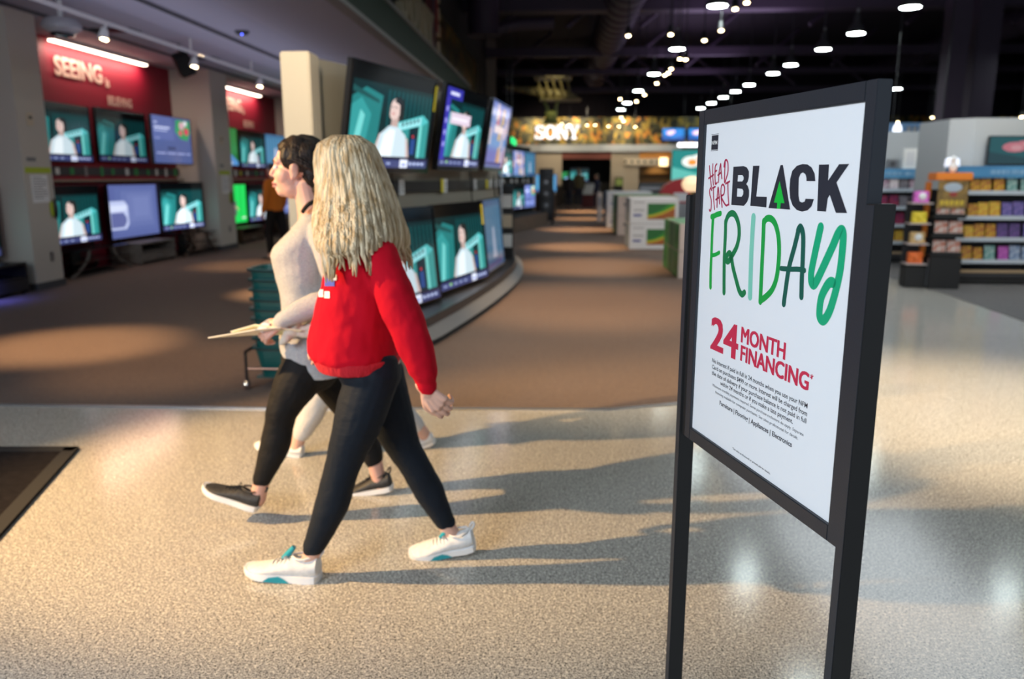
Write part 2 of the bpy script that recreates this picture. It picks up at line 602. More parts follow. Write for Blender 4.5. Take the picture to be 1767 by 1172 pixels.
# ------------------------------------------------------------------ the poster stand close to the camera
SLX, SLY, SRX, SRY = .33234, 1.84860, .48364, 1.31052
ux, uy = SRX - SLX, SRY - SLY
L_ = sqrt(ux * ux + uy * uy)
ux, uy = ux / L_, uy / L_
sign = thing('poster_stand', 'tall black framed floor stand holding a white sale poster with green brush lettering', 'sign', (SLX, SLY, 0), atan2(uy, ux))
ZB = .875                                 # the poster's lower edge
FRAME = mat('sign_frame', (.024, .028, .036), .42, bump=(300, .05))
SIDE = mat('sign_post', (.014, .0135, .0135), .5)
POSTER = mat('poster_paper', (.86, .88, .91), .38, bump=((2, 2, 9), .15))
fm = MB()
b_ = .028
for x0, x1, z0, z1 in [(-b_, 0, ZB - .030, ZB + .742), (.559, .559 + b_, ZB - .030, ZB + .742), (0, .559, ZB - .030, ZB), (0, .559, ZB + .711, ZB + .742)]:
    fm.box(x0, -.007, z0, x1, .020, z1)
fr = fm.build('frame', FRAME, sign, bevel=.0015)
MB().box(-.002, .002, ZB - .002, .561, .012, ZB + .713).build('backing_board', SIDE, sign)
po = MB().box(.0005, -.0005, ZB + .0005, .5585, .002, ZB + .7105).build('poster', POSTER, sign)
po['label'] = 'white sale poster sheet'
pm = MB()
for x0, x1 in ((-.072, -.050), (.5875, .6085)):
    pm = MB().box(x0, -.009, .0, x1, .030, ZB + .554)
    q = pm.build('post', SIDE, sign, bevel=.0012)
    MB().box(x0 + .001, -.0098, .02, x1 - .001, -.0088, ZB + .552).build('post_facing', FRAME, q)
MB().box(-.05, -.003, .05 + ZB - .08, -.028, .016, ZB + .554).build('bracket', SIDE, sign)
MB().box(-.10, -.16, 0, -.03, .18, .012).build('foot', SIDE, sign)
MB().box(.57, -.16, 0, .64, .18, .012).build('foot', SIDE, sign)
PO={'B':[(135,616),(178,617),(192,614),(201,606),(202,595),(199,586),(193,581),(200,577),(206,569),(207,556),(201,545),(189,537),(135,537)],'Bh1':[(157,599),(175,599),(181,595),(181,590),(176,586),(156,586)],'Bh2':[(157,572),(178,571),(183,567),(183,560),(177,555),(157,555)],'L':[(216,617),(241,617),(236,557),(276,557),(277,537),(215,538)],'A':[(318,617),(326,617),(361,536),(285,536)],'tree':[(319,588),(341,547),(328,547),(328,536),(316,536),(316,547),(304,547)],'C':[(434,588),(430,601),(419,612),(406,617),(391,618),(373,615),(359,606),(354,591),(354,574),(358,557),(368,544),(383,536),(400,534),(417,537),(428,544),(434,557),(408,557),(406,552),(398,550),(390,552),(385,562),(383,578),(382,593),(387,601),(394,603),(402,600),(406,594),(407,588)],'K':[(441,616),(470,616),(471,589),(498,616),(525,616),(495,586),(530,537),(500,536),(479,565),(474,559),(472,537),(446,537)],'F1':[(54,509),(54,468),(55,426),(56,385),(59,351)],'F2':[(47,508),(62,511),(72,514),(88,517)],'F3':[(56,422),(75,426),(92,432)],'R1':[(114,501),(116,467),(117,417),(124,348)],'R2':[(114,497),(121,511),(135,519),(153,517),(170,500),(176,476),(169,452),(153,433),(138,418),(128,418),(128,428),(138,435),(147,429),(158,406),(175,381),(190,361),(203,355),(212,360)],'I':[(230,516),(230,475),(231,429),(236,355)],'D1':[(271,510),(273,469),(275,405),(277,351)],'D2':[(271,506),(280,515),(297,516),(314,506),(328,482),(334,448),(331,407),(318,381),(297,364),(279,354)],'Y1':[(394,503),(384,469),(371,430),(365,389),(362,360)],'Y2':[(392,500),(399,506),(409,492),(413,455),(415,417),(418,382)],'Y3':[(344,425),(375,427),(402,430),(422,430)],'Z1':[(460,509),(452,475),(444,438),(443,421),(447,411),(457,411),(476,441),(497,477),(510,501),(519,508),(525,500),(526,474),(524,438),(516,402),(505,370),(492,352),(481,352),(476,363),(478,388),(489,408),(499,418),(507,419)],'h1':[(24,619),(29,601),(38,574)],'h2':[(40,623),(41,602),(48,578)],'h3':[(23,592),(46,600)],'h4':[(59,623),(52,617),(53,600),(56,583),(59,580),(65,583)],'h5':[(54,607),(60,609)],'h6':[(71,584),(72,607),(77,623),(80,610),(86,592)],'h7':[(67,599),(82,605)],'h8':[(97,628),(99,585),(107,594),(112,607),(109,625),(101,631),(95,627),(93,617)],'s1':[(41,566),(36,571),(31,566),(33,556),(41,544),(42,526),(38,520),(34,523)],'s2':[(44,571),(57,574)],'s3':[(49,571),(51,553),(59,525)],'s4':[(70,530),(69,558),(71,573),(77,555),(82,538)],'s5':[(63,546),(79,552)],'s6':[(94,531),(86,557),(85,574),(93,579),(101,572),(99,559),(88,553),(103,540),(113,535),(120,537)],'s7':[(105,581),(122,586)],'s8':[(114,583),(118,559),(124,537)]}
INK = mat('ink_black', (.022, .026, .040), .5)
CRIM = mat('ink_crimson', (.46, .018, .075), .5)
RASP = mat('ink_raspberry', (.62, .025, .075), .5)
GR = [mat('ink_green', c, .5) for c in ((.002, .40, .055), (.003, .20, .065), (.22, .62, .48), (.002, .36, .06), (.003, .105, .075), (.002, .40, .19), (.002, .52, .05))]
mmz = lambda p: (p[0] / 1000, ZB + p[1] / 1000)
YF = -.0009


def outline(mb, k, holes=(), mi=0, y=YF):
    vs, fs = fill_poly([mmz(p) for p in PO[k]], [[mmz(p) for p in PO[h]] for h in holes])
    mb.add([(a, y, b) for a, b in vs], fs, mi)


hl = MB()
outline(hl, 'B', ('Bh1', 'Bh2'))
outline(hl, 'L')
outline(hl, 'A')
outline(hl, 'K')
outline(hl, 'C')
hl.build('black_headline', INK, po, recalc=False)
outline(tree := MB(), 'tree', y=YF - .0003)
tree.build('tree_emblem', GR[6], po, recalc=False)
for nm, ks, mi in [('brush_letter', ('F1', 'F2', 'F3'), 0), ('brush_letter', ('R1', 'R2'), 1), ('brush_letter', ('I',), 2), ('brush_letter', ('D1', 'D2'), 3), ('brush_letter', ('Y1', 'Y2', 'Y3'), 4), ('brush_letter', ('Z1',), 5)]:
    q = MB()
    for i, k in enumerate(ks):
        stroke(q, [mmz(p) for p in PO[k]], {'F2': .012, 'F3': .009, 'Y3': .0095, 'I': .0165, 'Z1': .0185, 'F1': .012}.get(k, .0135), YF - .00005 * i)
    q.build(nm, GR[mi], po, recalc=False)
q = MB()
for k in sorted(PO):
    if k[0] in 'hs':
        stroke(q, [mmz(p) for p in PO[k]], .0042, YF)
q.build('crimson_handwriting', CRIM, po, recalc=False)
q = MB()
zz = lambda v: ZB + v / 1000
put_bold(q, '24', .072, .200, zz(212), zz(287), YF, .05)
put_bold(q, 'MONTH', .209, .380, zz(254), zz(288), YF, .05)
put_bold(q, 'FINANCING', .211, .462, zz(215), zz(249), YF, .05)
put_text(q, '*', .464, .474, zz(239), zz(249), YF, .02)
q.build('raspberry_lettering', RASP, po, recalc=False)
q = MB()
for t, x0, x1, z, c_, bo in [('No interest if paid in full in 24 months when you use your NFM', 86, 463, 183, 9.6, .008), ('Card on purchases $499 or more. Interest will be charged from', 87, 464, 168.5, 9.6, .008),
                             ('the date of delivery if your purchase balance is not paid in full', 88, 463, 154.5, 9.6, .008), ('within 24 months or if you make a late payment.', 130, 421, 140.8, 9.6, .008),
                             ('Minimum monthly payments required. Some purchase exclusions do apply. Separate', 95, 458, 128.3, 6.2, -.004), ('financing available for computer purchases. See sales professional for details.', 109, 442, 116, 6.2, -.004),
                             ('Furniture | Flooring | Appliances | Electronics', 132, 423, 95.2, 10, .018), ('*See sales professional or printed ads for details.', 201, 357, 15, 4.6, 0)]:
    put_text(q, t, x0 / 1000, x1 / 1000, zz(z), 0, YF, bo, cap=c_ / 1000)
q.build('small_print', INK, po, recalc=False)
q = MB()
q.poly([(.0285, YF, zz(654)), (.0600, YF, zz(654)), (.0600, YF, zz(685)), (.0285, YF, zz(685))])
for z in (687.3, 652.3):
    q.poly([(.0268, YF, zz(z - .5)), (.0610, YF, zz(z - .5)), (.0610, YF, zz(z + .5)), (.0268, YF, zz(z + .5))])
lg = q.build('shop_emblem', INK, po, recalc=False)
q = MB()
put_text(q, 'NFM', .031, .0565, zz(665), zz(673.2), YF - .0004, .02)
q.build('emblem_lettering', PAPER, lg, recalc=False)

# ================================================================== screens
def pic_booth(mb, w, h, y, bar=True):
    """a film still: a woman in a white dress in front of a teal booth, with a caption bar below"""
    L = [0]

    def pl(pts, c):
        L[0] += 1
        k_ = .84 if any(v > .13 for u, v in pts) else 1
        mb.poly([((u - .5) * w * (.97 if k_ < 1 else 1), y - .00015 * L[0], ((.12 + (v - .12) * k_ if v >= .12 else v) - .5) * h) for u, v in pts], 0, c)

    def el(cx, cy, rx, ry, c):
        pl([(cx + rx * cos(2 * pi * k / 14), cy + ry * sin(2 * pi * k / 14)) for k in range(14)], c)
    mb.poly([(-.5 * w, y - .0001, -.5 * h), (.5 * w, y - .0001, -.5 * h), (.5 * w, y - .0001, .5 * h), (-.5 * w, y - .0001, .5 * h)], 0, (.001, .0015, .002))
    pl([(0, .12), (1, .12), (1, 1), (0, 1)], (.003, .020, .022))
    pl([(0, .12), (.30, .12), (.34, .86), (.14, .93), (0, .80)], (.015, .17, .17))
    pl([(0, .12), (.16, .12), (.22, .62), (.10, .80), (0, .70)], (.03, .27, .27))
    pl([(.02, .12), (.09, .12), (.15, .60), (.10, .66)], (.15, .55, .53))
    pl([(0, .93), (.30, .80), (.30, .76), (0, .86)], (.01, .07, .07))
    for k in range(11):
        u = .40 + k * .055
        pl([(u, .45), (u + .026, .45), (u + .026, .95), (u, .95)], (.004, .060, .064))
    pl([(.62, .12), (.71, .12), (.71, .52), (.62, .48)], (.03, .24, .24))
    pl([(.71, .12), (.85, .12), (.85, .55), (.71, .5)], (.004, .02, .03))
    pl([(.84, .12), (.97, .12), (.97, .60), (.84, .62)], (.03, .26, .25))
    pl([(.84, .12), (.88, .12), (.88, .61), (.84, .62)], (.16, .58, .54))
    pl([(.50, .43), (.88, .56), (.97, .62), (.88, .70), (.52, .55)], (.07, .44, .45))
    pl([(.56, .455), (.86, .565), (.86, .665), (.56, .555)], (.28, .66, .70))
    for k in range(5):
        u = .60 + k * .05
        v = .50 + (u - .56) * .37
        pl([(u, v), (u + .028, v + .01), (u + .028, v + .06), (u, v + .05)], (.03, .12, .13))
    pl([(.74, .16), (.80, .16), (.80, .37), (.74, .36)], (.02, .06, .22))
    el(.765, .40, .012, .02, (.6, .03, .05))
    el(.535, .74, .085, .145, (.012, .016, .016))
    el(.575, .66, .040, .075, (.015, .018, .018))
    pl([(.455, .46), (.545, .46), (.55, .62), (.465, .60)], (.46, .33, .30))
    el(.500, .725, .066, .128, (.66, .50, .46))
    el(.478, .665, .046, .078, (.64, .48, .44))
    pl([(.475, .82), (.50, .855), (.56, .84), (.585, .74), (.555, .66), (.548, .78)], (.02, .02, .02))
    pl([(.437, .735), (.470, .742), (.468, .752), (.437, .746)], (.10, .06, .05))
    pl([(.487, .742), (.520, .737), (.522, .748), (.488, .753)], (.10, .06, .05))
    pl([(.455, .655), (.492, .655), (.488, .672), (.458, .670)], (.50, .12, .12))
    pl([(.26, .12), (.33, .12), (.39, .42), (.33, .40)], (.58, .43, .40))
    pl([(.66, .12), (.73, .12), (.69, .36), (.63, .40)], (.55, .42, .40))
    pl([(.29, .12), (.34, .40), (.44, .51), (.56, .50), (.66, .40), (.69, .12)], (.52, .64, .70))
    pl([(.34, .12), (.385, .39), (.455, .47), (.52, .46), (.50, .12)], (.74, .82, .86))
    if bar:
        pl([(0, 0), (1, 0), (1, .12), (0, .12)], (.012, .012, .035))
        pl([(0, 0), (.98, 0), (.98, .085), (0, .085)], (.045, .055, .16))
        pl([(.62, .002), (.72, .002), (.72, .092), (.62, .092)], (.75, .80, .95))
        pl([(.645, .02), (.695, .02), (.695, .05), (.645, .05)], (.25, .30, .62))
        for k in range(4):
            pl([(.74 + k * .055, .035), (.775 + k * .055, .035), (.775 + k * .055, .062), (.74 + k * .055, .062)], (.50, .58, .85))
        for k in range(5):
            u = .05 + k * .10
            pl([(u, .035), (u + .05, .035), (u + .05, .055), (u, .055)], (.32, .38, .62))
        pl([(.16, .04), (.20, .04), (.20, .065), (.16, .065)], (.25, .60, .10))


def pic_menu(mb, w, h, y, bar=True):
    L = [0]

    def pl(pts, c):
        L[0] += 1
        mb.poly([((u - .5) * w, y - .00015 * L[0], (v - .5) * h) for u, v in pts], 0, c)
    pl([(0, 0), (1, 0), (1, 1), (0, 1)], (.075, .105, .27))
    pl([(0, .5), (.55, .5), (.5, 1), (0, 1)], (.10, .13, .33))
    for u0, v0, u1, v1, c in [(.06, .84, .14, .88, (.4, .45, .7)), (.06, .74, .44, .78, (.55, .6, .85)), (.06, .68, .38, .71, (.4, .45, .7)), (.07, .52, .18, .54, (.3, .35, .6)), (.36, .30, .56, .35, (.02, .03, .10)),
                              (.08, .20, .30, .23, (.35, .4, .7)), (.34, .20, .56, .23, (.35, .4, .7)), (.60, .20, .80, .23, (.35, .4, .7)), (.84, .20, .95, .23, (.35, .4, .7))]:
        pl([(u0, v0), (u1, v0), (u1, v1), (u0, v1)], c)
    pl([(.58, .70), (.72, .55), (.90, .52), (.98, .70), (.98, .96), (.62, .96)], (.03, .30, .10))
    for cx, cy, r, c in [(.76, .84, .09, (.6, .35, .4)), (.88, .72, .08, (.65, .04, .10)), (.72, .68, .06, (.65, .08, .12)), (.86, .90, .06, (.7, .7, .75))]:
        pl([(cx + r * .8 * cos(k * pi / 5), cy + r * sin(k * pi / 5)) for k in range(10)], c)


def pic_device(mb, w, h, y, bar=True):
    L = [0]

    def pl(pts, c):
        L[0] += 1
        mb.poly([((u - .5) * w, y - .00015 * L[0], (v - .5) * h) for u, v in pts], 0, c)
    pl([(0, 0), (1, 0), (1, 1), (0, 1)], (.10, .13, .34))
    for k in range(4):
        a = .12 * (k + 1)
        pl([(a, a * .8), (1 - a * .4, a * .8), (1 - a * .4, 1 - a * .5), (a, 1 - a * .5)], (.11 + .02 * k, .145 + .022 * k, .36 + .03 * k))
    rr = lambda x0, z0, x1, z1, r: [(x0 + r, z0), (x1 - r, z0), (x1, z0 + r * 1.6), (x1, z1 - r * 1.6), (x1 - r, z1), (x0 + r, z1)]
    pl(rr(-.06, .16, .36, .70, .06), (.50, .56, .82))
    pl(rr(-.04, .20, .32, .48, .06), (.12, .14, .34))
    pl([(0, .50), (.33, .52), (.33, .62), (0, .62)], (.66, .72, .92))


def pic_field(mb, w, h, y, bar=True):
    L = [0]

    def pl(pts, c):
        L[0] += 1
        mb.poly([((u - .5) * w, y - .00015 * L[0], (v - .5) * h) for u, v in pts], 0, c)
    pl([(0, 0), (1, 0), (1, 1), (0, 1)], (.015, .62, .09))
    for k in range(5):
        pl([(k * .2, 0), (k * .2 + .1, 0), (k * .2 + .14, 1), (k * .2 + .04, 1)], (.02, .70, .12))
    pl([(.55, .2), (.62, .2), (.60, .45), (.63, .52), (.57, .60), (.53, .45)], (.10, .10, .12))
    pl([(.52, .45), (.64, .42), (.70, .34), (.66, .33), (.60, .39), (.51, .40)], (.5, .35, .25))
    pl([(.80, .1), (.95, .1), (.95, .14), (.80, .14)], (.7, .8, .75))


def pic_stadium(mb, w, h, y, bar=True):
    L = [0]

    def pl(pts, c):
        L[0] += 1
        mb.poly([((u - .5) * w, y - .00015 * L[0], (v - .5) * h) for u, v in pts], 0, c)
    pl([(0, 0), (1, 0), (1, 1), (0, 1)], (.01, .14, .035))
    for k in range(9):
        pl([(k * .11, .3), (k * .11 + .05, .3), (k * .11 + .03, .95), (k * .11 + .01, .95)], (.02, .26, .07))
    pl([(.5, 0), (1, 0), (1, .10), (.75, .30), (.5, .25)], (.08, .25, .55))
    pl([(.55, .05), (.80, .03), (.7, .2)], (.55, .62, .75))


def pic_store(mb, w, h, y, bar=True):
    pic_booth(mb, w, h, y, bar)
    Y = y - .008
    L = [0]

    def pl(pts, c):
        L[0] += 1
        mb.poly([((u - .5) * w, Y - .00015 * L[0], (v - .5) * h) for u, v in pts], 0, c)
    pl([(0, .08), (.10, .08), (.10, 1), (0, 1)], (.04, .035, .34))
    pl([(0, .86), (.36, .86), (.36, 1), (0, 1)], (.03, .03, .30))
    pl([(.08, .91), (.28, .91), (.28, .95), (.08, .95)], (.6, .62, .85))
    for k in range(4):
        pl([(.03, .25 + .15 * k), (.07, .25 + .15 * k), (.07, .31 + .15 * k), (.03, .31 + .15 * k)], (.30, .30, .75))
    pl([(.14, .55), (.62, .55), (.62, .70), (.14, .70)], (.62, .52, .62))
    pl([(.18, .60), (.55, .60), (.55, .64), (.18, .64)], (.75, .70, .78))


def pic_crowd(mb, w, h, y, bar=True):
    L = [0]

    def pl(pts, c):
        L[0] += 1
        mb.poly([((u - .5) * w, y - .00015 * L[0], (v - .5) * h) for u, v in pts], 0, c)
    pl([(0, 0), (1, 0), (1, 1), (0, 1)], (.14, .17, .42))
    rnd = random.Random(5)
    for k in range(14):
        cx, cy = rnd.random() * .9 + .05, rnd.random() * .8 + .1
        c = rnd.choice([(.55, .30, .06), (.45, .32, .40), (.10, .20, .50), (.50, .10, .10), (.55, .45, .45), (.05, .05, .14)])
        pl([(cx - .07, cy - .13), (cx + .07, cy - .12), (cx + .05, cy + .12), (cx - .04, cy + .13)], c)
    pl([(.25, .55), (.75, .55), (.75, .66), (.25, .66)], (.62, .50, .52))
    pl([(.0, .02), (.9, .02), (.9, .08), (.0, .08)], (.05, .06, .2))


def blot(bg, bg2, dot, dot2):
    def pic(mb, w, h, y, bar=True):
        L = [0]

        def pl(pts, c):
            L[0] += 1
            mb.poly([((u - .5) * w, y - .00015 * L[0], (v - .5) * h) for u, v in pts], 0, c)
        pl([(0, 0), (1, 0), (1, 1), (0, 1)], bg)
        pl([(0, .0), (1, .0), (1, .35), (.5, .22), (0, .45)], bg2)
        for cx, cy, a, b, c in [(.34, .62, .17, .19, dot), (.46, .72, .12, .14, dot), (.36, .60, .08, .10, dot2), (.48, .72, .05, .06, dot2)]:
            pl([(cx + a * cos(k * pi / 6), cy + b * sin(k * pi / 6)) for k in range(12)], c)
        for k in range(3):
            pl([(.58, .30 + .14 * k), (.86 - .08 * k, .30 + .14 * k), (.86 - .08 * k, .36 + .14 * k), (.58, .36 + .14 * k)], tuple(v * 1.6 + .02 for v in bg2))
    return pic


def pic_dim(mb, w, h, y, bar=True):
    L = [0]

    def pl(pts, c):
        L[0] += 1
        mb.poly([((u - .5) * w, y - .00015 * L[0], (v - .5) * h) for u, v in pts], 0, c)
    pl([(0, 0), (1, 0), (1, 1), (0, 1)], (.03, .10, .20))
    for k in range(7):
        pl([(.05 + k * .13, .15), (.13 + k * .13, .15), (.12 + k * .13, .9), (.06 + k * .13, .9)], (.05, .18, .30))
    pl([(.4, .15), (.6, .15), (.55, .6), (.45, .6)], (.30, .36, .48))
    pl([(0, .02), (.9, .02), (.9, .1), (0, .1)], (.04, .05, .16))


PHONE_TXT = []


def make_tv(label, w, h, pic, group=None, loc=(0, 0, 0), rz=pi / 2, tilt=0, bez=.012, lip=.02, sticker=None, stand=False, bracket=.16, dim=1.0, bar=True):
    t = thing('television', label, 'television', loc, rz, group, tilt)
    m = MB().box(-w / 2, 0, -h / 2, w / 2, .045, h / 2)
    m.box(-w / 2 + .06, .045, -h / 2 + .05, w / 2 - .06, .07, h / 2 - .12)
    m.build('cabinet', BLACK, t, bevel=.004)
    f = MB()
    for x0, x1, z0, z1 in [(-w / 2, -w / 2 + bez, -h / 2, h / 2), (w / 2 - bez, w / 2, -h / 2, h / 2), (-w / 2 + bez, w / 2 - bez, h / 2 - bez, h / 2), (-w / 2 + bez, w / 2 - bez, -h / 2, -h / 2 + lip)]:
        f.box(x0, -.012, z0, x1, 0, z1)
    f.build('bezel', GLOSSBLACK, t)
    s = MB()
    pic(s, w - 2 * bez, h - bez - lip, 0, bar)
    s.M = None
    s.shift((0, -.002, (lip - bez) / 2))
    s.c = [tuple(v * dim for v in c) for c in s.c]
    s.build('screen', SCREEN, t, recalc=False)
    if sticker:
        sx, sz, sc = sticker
        MB().box(sx - .022, -.0145, sz - .12, sx + .022, -.0125, sz + .12).build('energy_label', sc, t)
    if bracket:
        MB().box(-.18, .07, -.16, .18, .12, .16).box(-.04, .12, -.04, .04, bracket, .04).build('wall_bracket', BLACK, t)
    if stand:
        f_ = MB()
        for sx in (-1, 1):
            f_.box(sx * w * .34 - .02, -.10, -h / 2 - .05, sx * w * .34 + .02, .14, -h / 2 - .035)
            f_.box(sx * w * .34 - .015, .0, -h / 2 - .04, sx * w * .34 + .015, .04, -h / 2 + .02)
        for sx in (-1, 1):
            q = MB()
            q.box(sx * w * .34 - .02, -.10, -h / 2 - .05, sx * w * .34 + .02, .14, -h / 2 - .035)
            q.box(sx * w * .34 - .015, .0, -h / 2 - .035, sx * w * .34 + .015, .04, -h / 2 + .02)
            q.build('foot', BLACK, t)
    return t


FX = -7.41
TVW, TVH = 1.56, .86
bays = []
# bay 1 between the first two partitions
make_tv('wall television showing the woman at the teal booth, upper row, half behind the paper-signed partition', TVW, TVH, pic_booth, 'red bay upper screens', (FX, 11.70, 2.12))
make_tv('dim wall television showing the woman at the teal booth, middle of the upper row', TVW, TVH, pic_booth, 'red bay upper screens', (FX, 13.42, 2.14), dim=.55)
make_tv('wall television showing a blue menu with a red and green picture, upper row', 1.52, .86, pic_menu, 'red bay upper screens', (-7.15, 14.66, 2.13), bar=False, bracket=.44)
make_tv('television on glass stand showing the woman in white, beside the paper-signed partition', TVW, .88, pic_booth, 'red bay lower screens', (FX, 11.72, .90), stand=True, dim=1.2)
make_tv('television showing a white device on plain blue, over the grey media cabinet', 1.62, .92, pic_device, 'red bay lower screens', (FX, 13.58, .89), stand=True)
make_tv('bright television showing the woman in white, over the curved leg stand', 1.56, .88, pic_booth, 'red bay lower screens', (-7.12, 14.80, .93), rz=pi / 2 - .05, stand=True, dim=1.5)
# bay 0, cut by the picture's edge
make_tv('television in front of the cream partition, over the black cabinet', 1.56, .90, pic_booth, 'near bay screens', (-7.10, 8.93, .92), stand=True)
# bay 2
make_tv('far bay wall television showing a green stadium', TVW, TVH, pic_stadium, 'far red bay screens', (FX, 17.55, 2.14))
make_tv('far bay wall television showing the woman at the booth, upper row', TVW, TVH, pic_booth, 'far red bay screens', (FX, 19.25, 2.12))
make_tv('far bay grey-blue wall television behind the dark haired woman\'s face', 1.34, TVH, pic_dim, 'far red bay screens', (FX + .03, 20.74, 2.12), bracket=.19, rz=pi / 2 - .04, dim=1.4)
make_tv('far bay television showing a bright green sports field', TVW, .90, pic_field, 'far red bay screens', (FX, 17.85, .86), stand=True)
make_tv('far bay television showing the woman in white, lower row', TVW, .90, pic_booth, 'far red bay screens', (FX, 19.55, .85), stand=True, dim=1.4)
make_tv('far bay violet television beside the person in the orange sweater', 1.06, .80, pic_menu, 'far red bay screens', (-7.3, 20.9, .90), stand=True, rz=pi / 2 - .1, dim=1.6)

# light strips over the red walls with the lettering below them
STRIP = mat('strip_light', (1, .9, .8), .5, emit=((1, .78, .62), 9))
LETTER = mat('pale_letters', (.75, .55, .45), .5)
for k, (y0, y1, nm) in enumerate([(11.85, 14.55, 'first'), (17.95, 20.15, 'second')]):
    t = thing('light_strip', 'glowing strip light along the ceiling above the %s red bay' % nm, 'light', (-7.50, (y0 + y1) / 2, 3.44))
    h = (y1 - y0) / 2
    MB().box(-.05, -h - .02, .02, .06, h + .02, .072).build('housing', WHITE, t)
    MB().box(-.04, -h, .0, .05, h, .0195).build('diffuser', STRIP, t)
    area('strip_lamp', (-7.42, (y0 + y1) / 2, 3.40), (-7.62, (y0 + y1) / 2, 2.4), 22 if k == 0 else 18, .05, y1 - y0, (1, .72, .60)).rotation_euler.rotate_axis('Z', pi / 2)
    t = thing('wall_lettering', 'pale raised words on the red wall of the %s bay' % nm, 'sign', (-7.592, y0, 0), pi / 2)
    for wd, x0, x1, z0, z1 in [('SEEING', .15, 1.42, 2.98, 3.27), ('is', 1.50, 1.62, 2.95, 3.10), ('BELIEVING', 1.52, 2.28, 2.66, 2.82)]:
        q = MB()
        put_text(q, wd, x0 * (1 if k == 0 else .84), x1 * (1 if k == 0 else .84), z0, z1, -.012, .03)
        q.build('raised_word', LETTER, t, recalc=False)

# rails with price tags between the two rows
TAGS = [PAPER, PAPER, YELLOW, mat('red_tag', (.55, .05, .05), .6), mat('green_tag', (.05, .35, .10), .6), mat('grey_tag', (.3, .3, .3), .6)]


def rail(label, pts, n, wd=.13, z=1.56, group='price rails', depth=.03):
    """a shelf-edge rail along pts with its price cards"""
    a = V((*pts[0], z))
    t = thing('price_rail', label, 'price rail', a, 0, group)
    m = MB()
    for p, q in zip(pts[:-1], pts[1:]):
        d = (V((*q, 0)) - V((*p, 0))).normalized()
        nn = V((d.y, -d.x, 0)) * depth
        p3, q3 = V((*p, 0)), V((*q, 0))
        b = [p3, q3, q3 + nn, p3 + nn]
        m.add([x + V((0, 0, -wd / 2)) for x in b] + [x + V((0, 0, wd / 2)) for x in b], [(3, 2, 1, 0), (4, 5, 6, 7), (0, 1, 5, 4), (1, 2, 6, 5), (2, 3, 7, 6), (3, 0, 4, 7)])
    m.shift((-a.x, -a.y, 0)).build('rail', DARKGREY, t)
    segs = [(V((*p, 0)), V((*q, 0))) for p, q in zip(pts[:-1], pts[1:])]
    tot = sum((q - p).length for p, q in segs)
    for i in range(n):
        s_ = tot * (i + .5 + random.uniform(-.25, .25)) / n
        for p, q in segs:
            l = (q - p).length
            if s_ <= l:
                break
            s_ -= l
        d = (q - p).normalized()
        nn = V((d.y, -d.x, 0))
        c = p + d * s_ + nn * (depth + .004) - V((a.x, a.y, 0))
        hw, hh = random.choice([.035, .05, .06]), random.choice([.05, .06, .075])
        b = [c - d * hw - nn * .003, c + d * hw - nn * .003, c + d * hw + nn * .003, c - d * hw + nn * .003]
        o = MB().add([x + V((0, 0, -hh)) for x in b] + [x + V((0, 0, hh)) for x in b], [(3, 2, 1, 0), (4, 5, 6, 7), (0, 1, 5, 4), (1, 2, 6, 5), (2, 3, 7, 6), (3, 0, 4, 7)]).build('price_card', random.choice(TAGS), t)


rail('long dark rail of price cards across the first red bay', [(-7.56, 10.5), (-7.56, 15.6)], 14, .13)
rail('dark rail of price cards across the far red bay', [(-7.56, 16.5), (-7.56, 21.45)], 12, .13)
MB_ = MB().box(-7.60, 10.5, 1.40, -7.44, 15.62, 1.43)
o = MB_.build('wall_shelf', mat('beige_shelf', (.38, .30, .22), .6))
tag(o, 'thin beige shelf ledge under the price cards of the first red bay', 'shelf')
o = MB().box(-7.60, 16.5, 1.40, -7.44, 21.45, 1.43).build('wall_shelf', o.data.materials[0])
tag(o, 'thin beige shelf ledge under the price cards of the far red bay', 'shelf')

# stands and cabinets under the lower screens
def cabinet(label, loc, w, d, h, m, wood=True, rz=pi / 2, group=None):
    t = thing('media_cabinet', label, 'cabinet', loc, rz, group)
    MB().box(-w / 2, -d / 2, h - .03, w / 2, d / 2, h).build('top_board', m, t, bevel=.004)
    for s in (-1, 1):
        MB().box(s * (w / 2 - .015) - .015, -d / 2, .03, s * (w / 2 - .015) + .015, d / 2, h - .03).build('side_panel', m, t)
    MB().box(-w / 2 + .03, d / 2 - .015, .06, w / 2 - .03, d / 2, h - .03).build('back_panel', BLACK, t)
    MB().box(-w / 2 + .03, -d / 2 + .01, h * .52, w / 2 - .03, d / 2 - .016, h * .52 + .02).build('shelf', m, t)
    q = MB().box(-w / 2 + .03, -d / 2 + .0, .06, w / 2 - .03, -d / 2 + .02, h * .5).build('drawer', m, t)
    MB().box(-.08, -d / 2 - .015, h * .30, .08, -d / 2, h * .30 + .015).build('handle', GREYMETAL, q)
    for sx in (-1, 1):
        for sy in (-1, 1):
            MB().box(sx * (w / 2 - .05) - .02, sy * (d / 2 - .05) - .02, 0, sx * (w / 2 - .05) + .02, sy * (d / 2 - .05) + .02, .03).build('foot', BLACK, t)
    return t


def arch_stand(label, loc, w, d, h, m, rz=pi / 2):
    t = thing('glass_stand', label, 'television stand', loc, rz)
    for z in (h - .014, h * .55, .10):
        MB().box(-w / 2, -d / 2, z, w / 2, d / 2, z + .012).build('glass_shelf', GLASS, t)
    for s in (-1, 1):
        for sy in (-1, 1):
            pts = [V((s * (w * .22 + (w * .34) * (1 - (1 - k / 9) ** .5 * .999 if 0 else (1 - k / 9) ** 2)), sy * (d / 2 - .03) - .0, .012 + (h - .03) * k / 9)) for k in range(10)]
            MB().tube(pts, .022, 8).build('curved_leg', m, t, smooth=True)
    MB().box(-.12, d / 2 - .05, .0, .12, d / 2 - .02, h - .014).build('spine', BLACK, t)
    return t


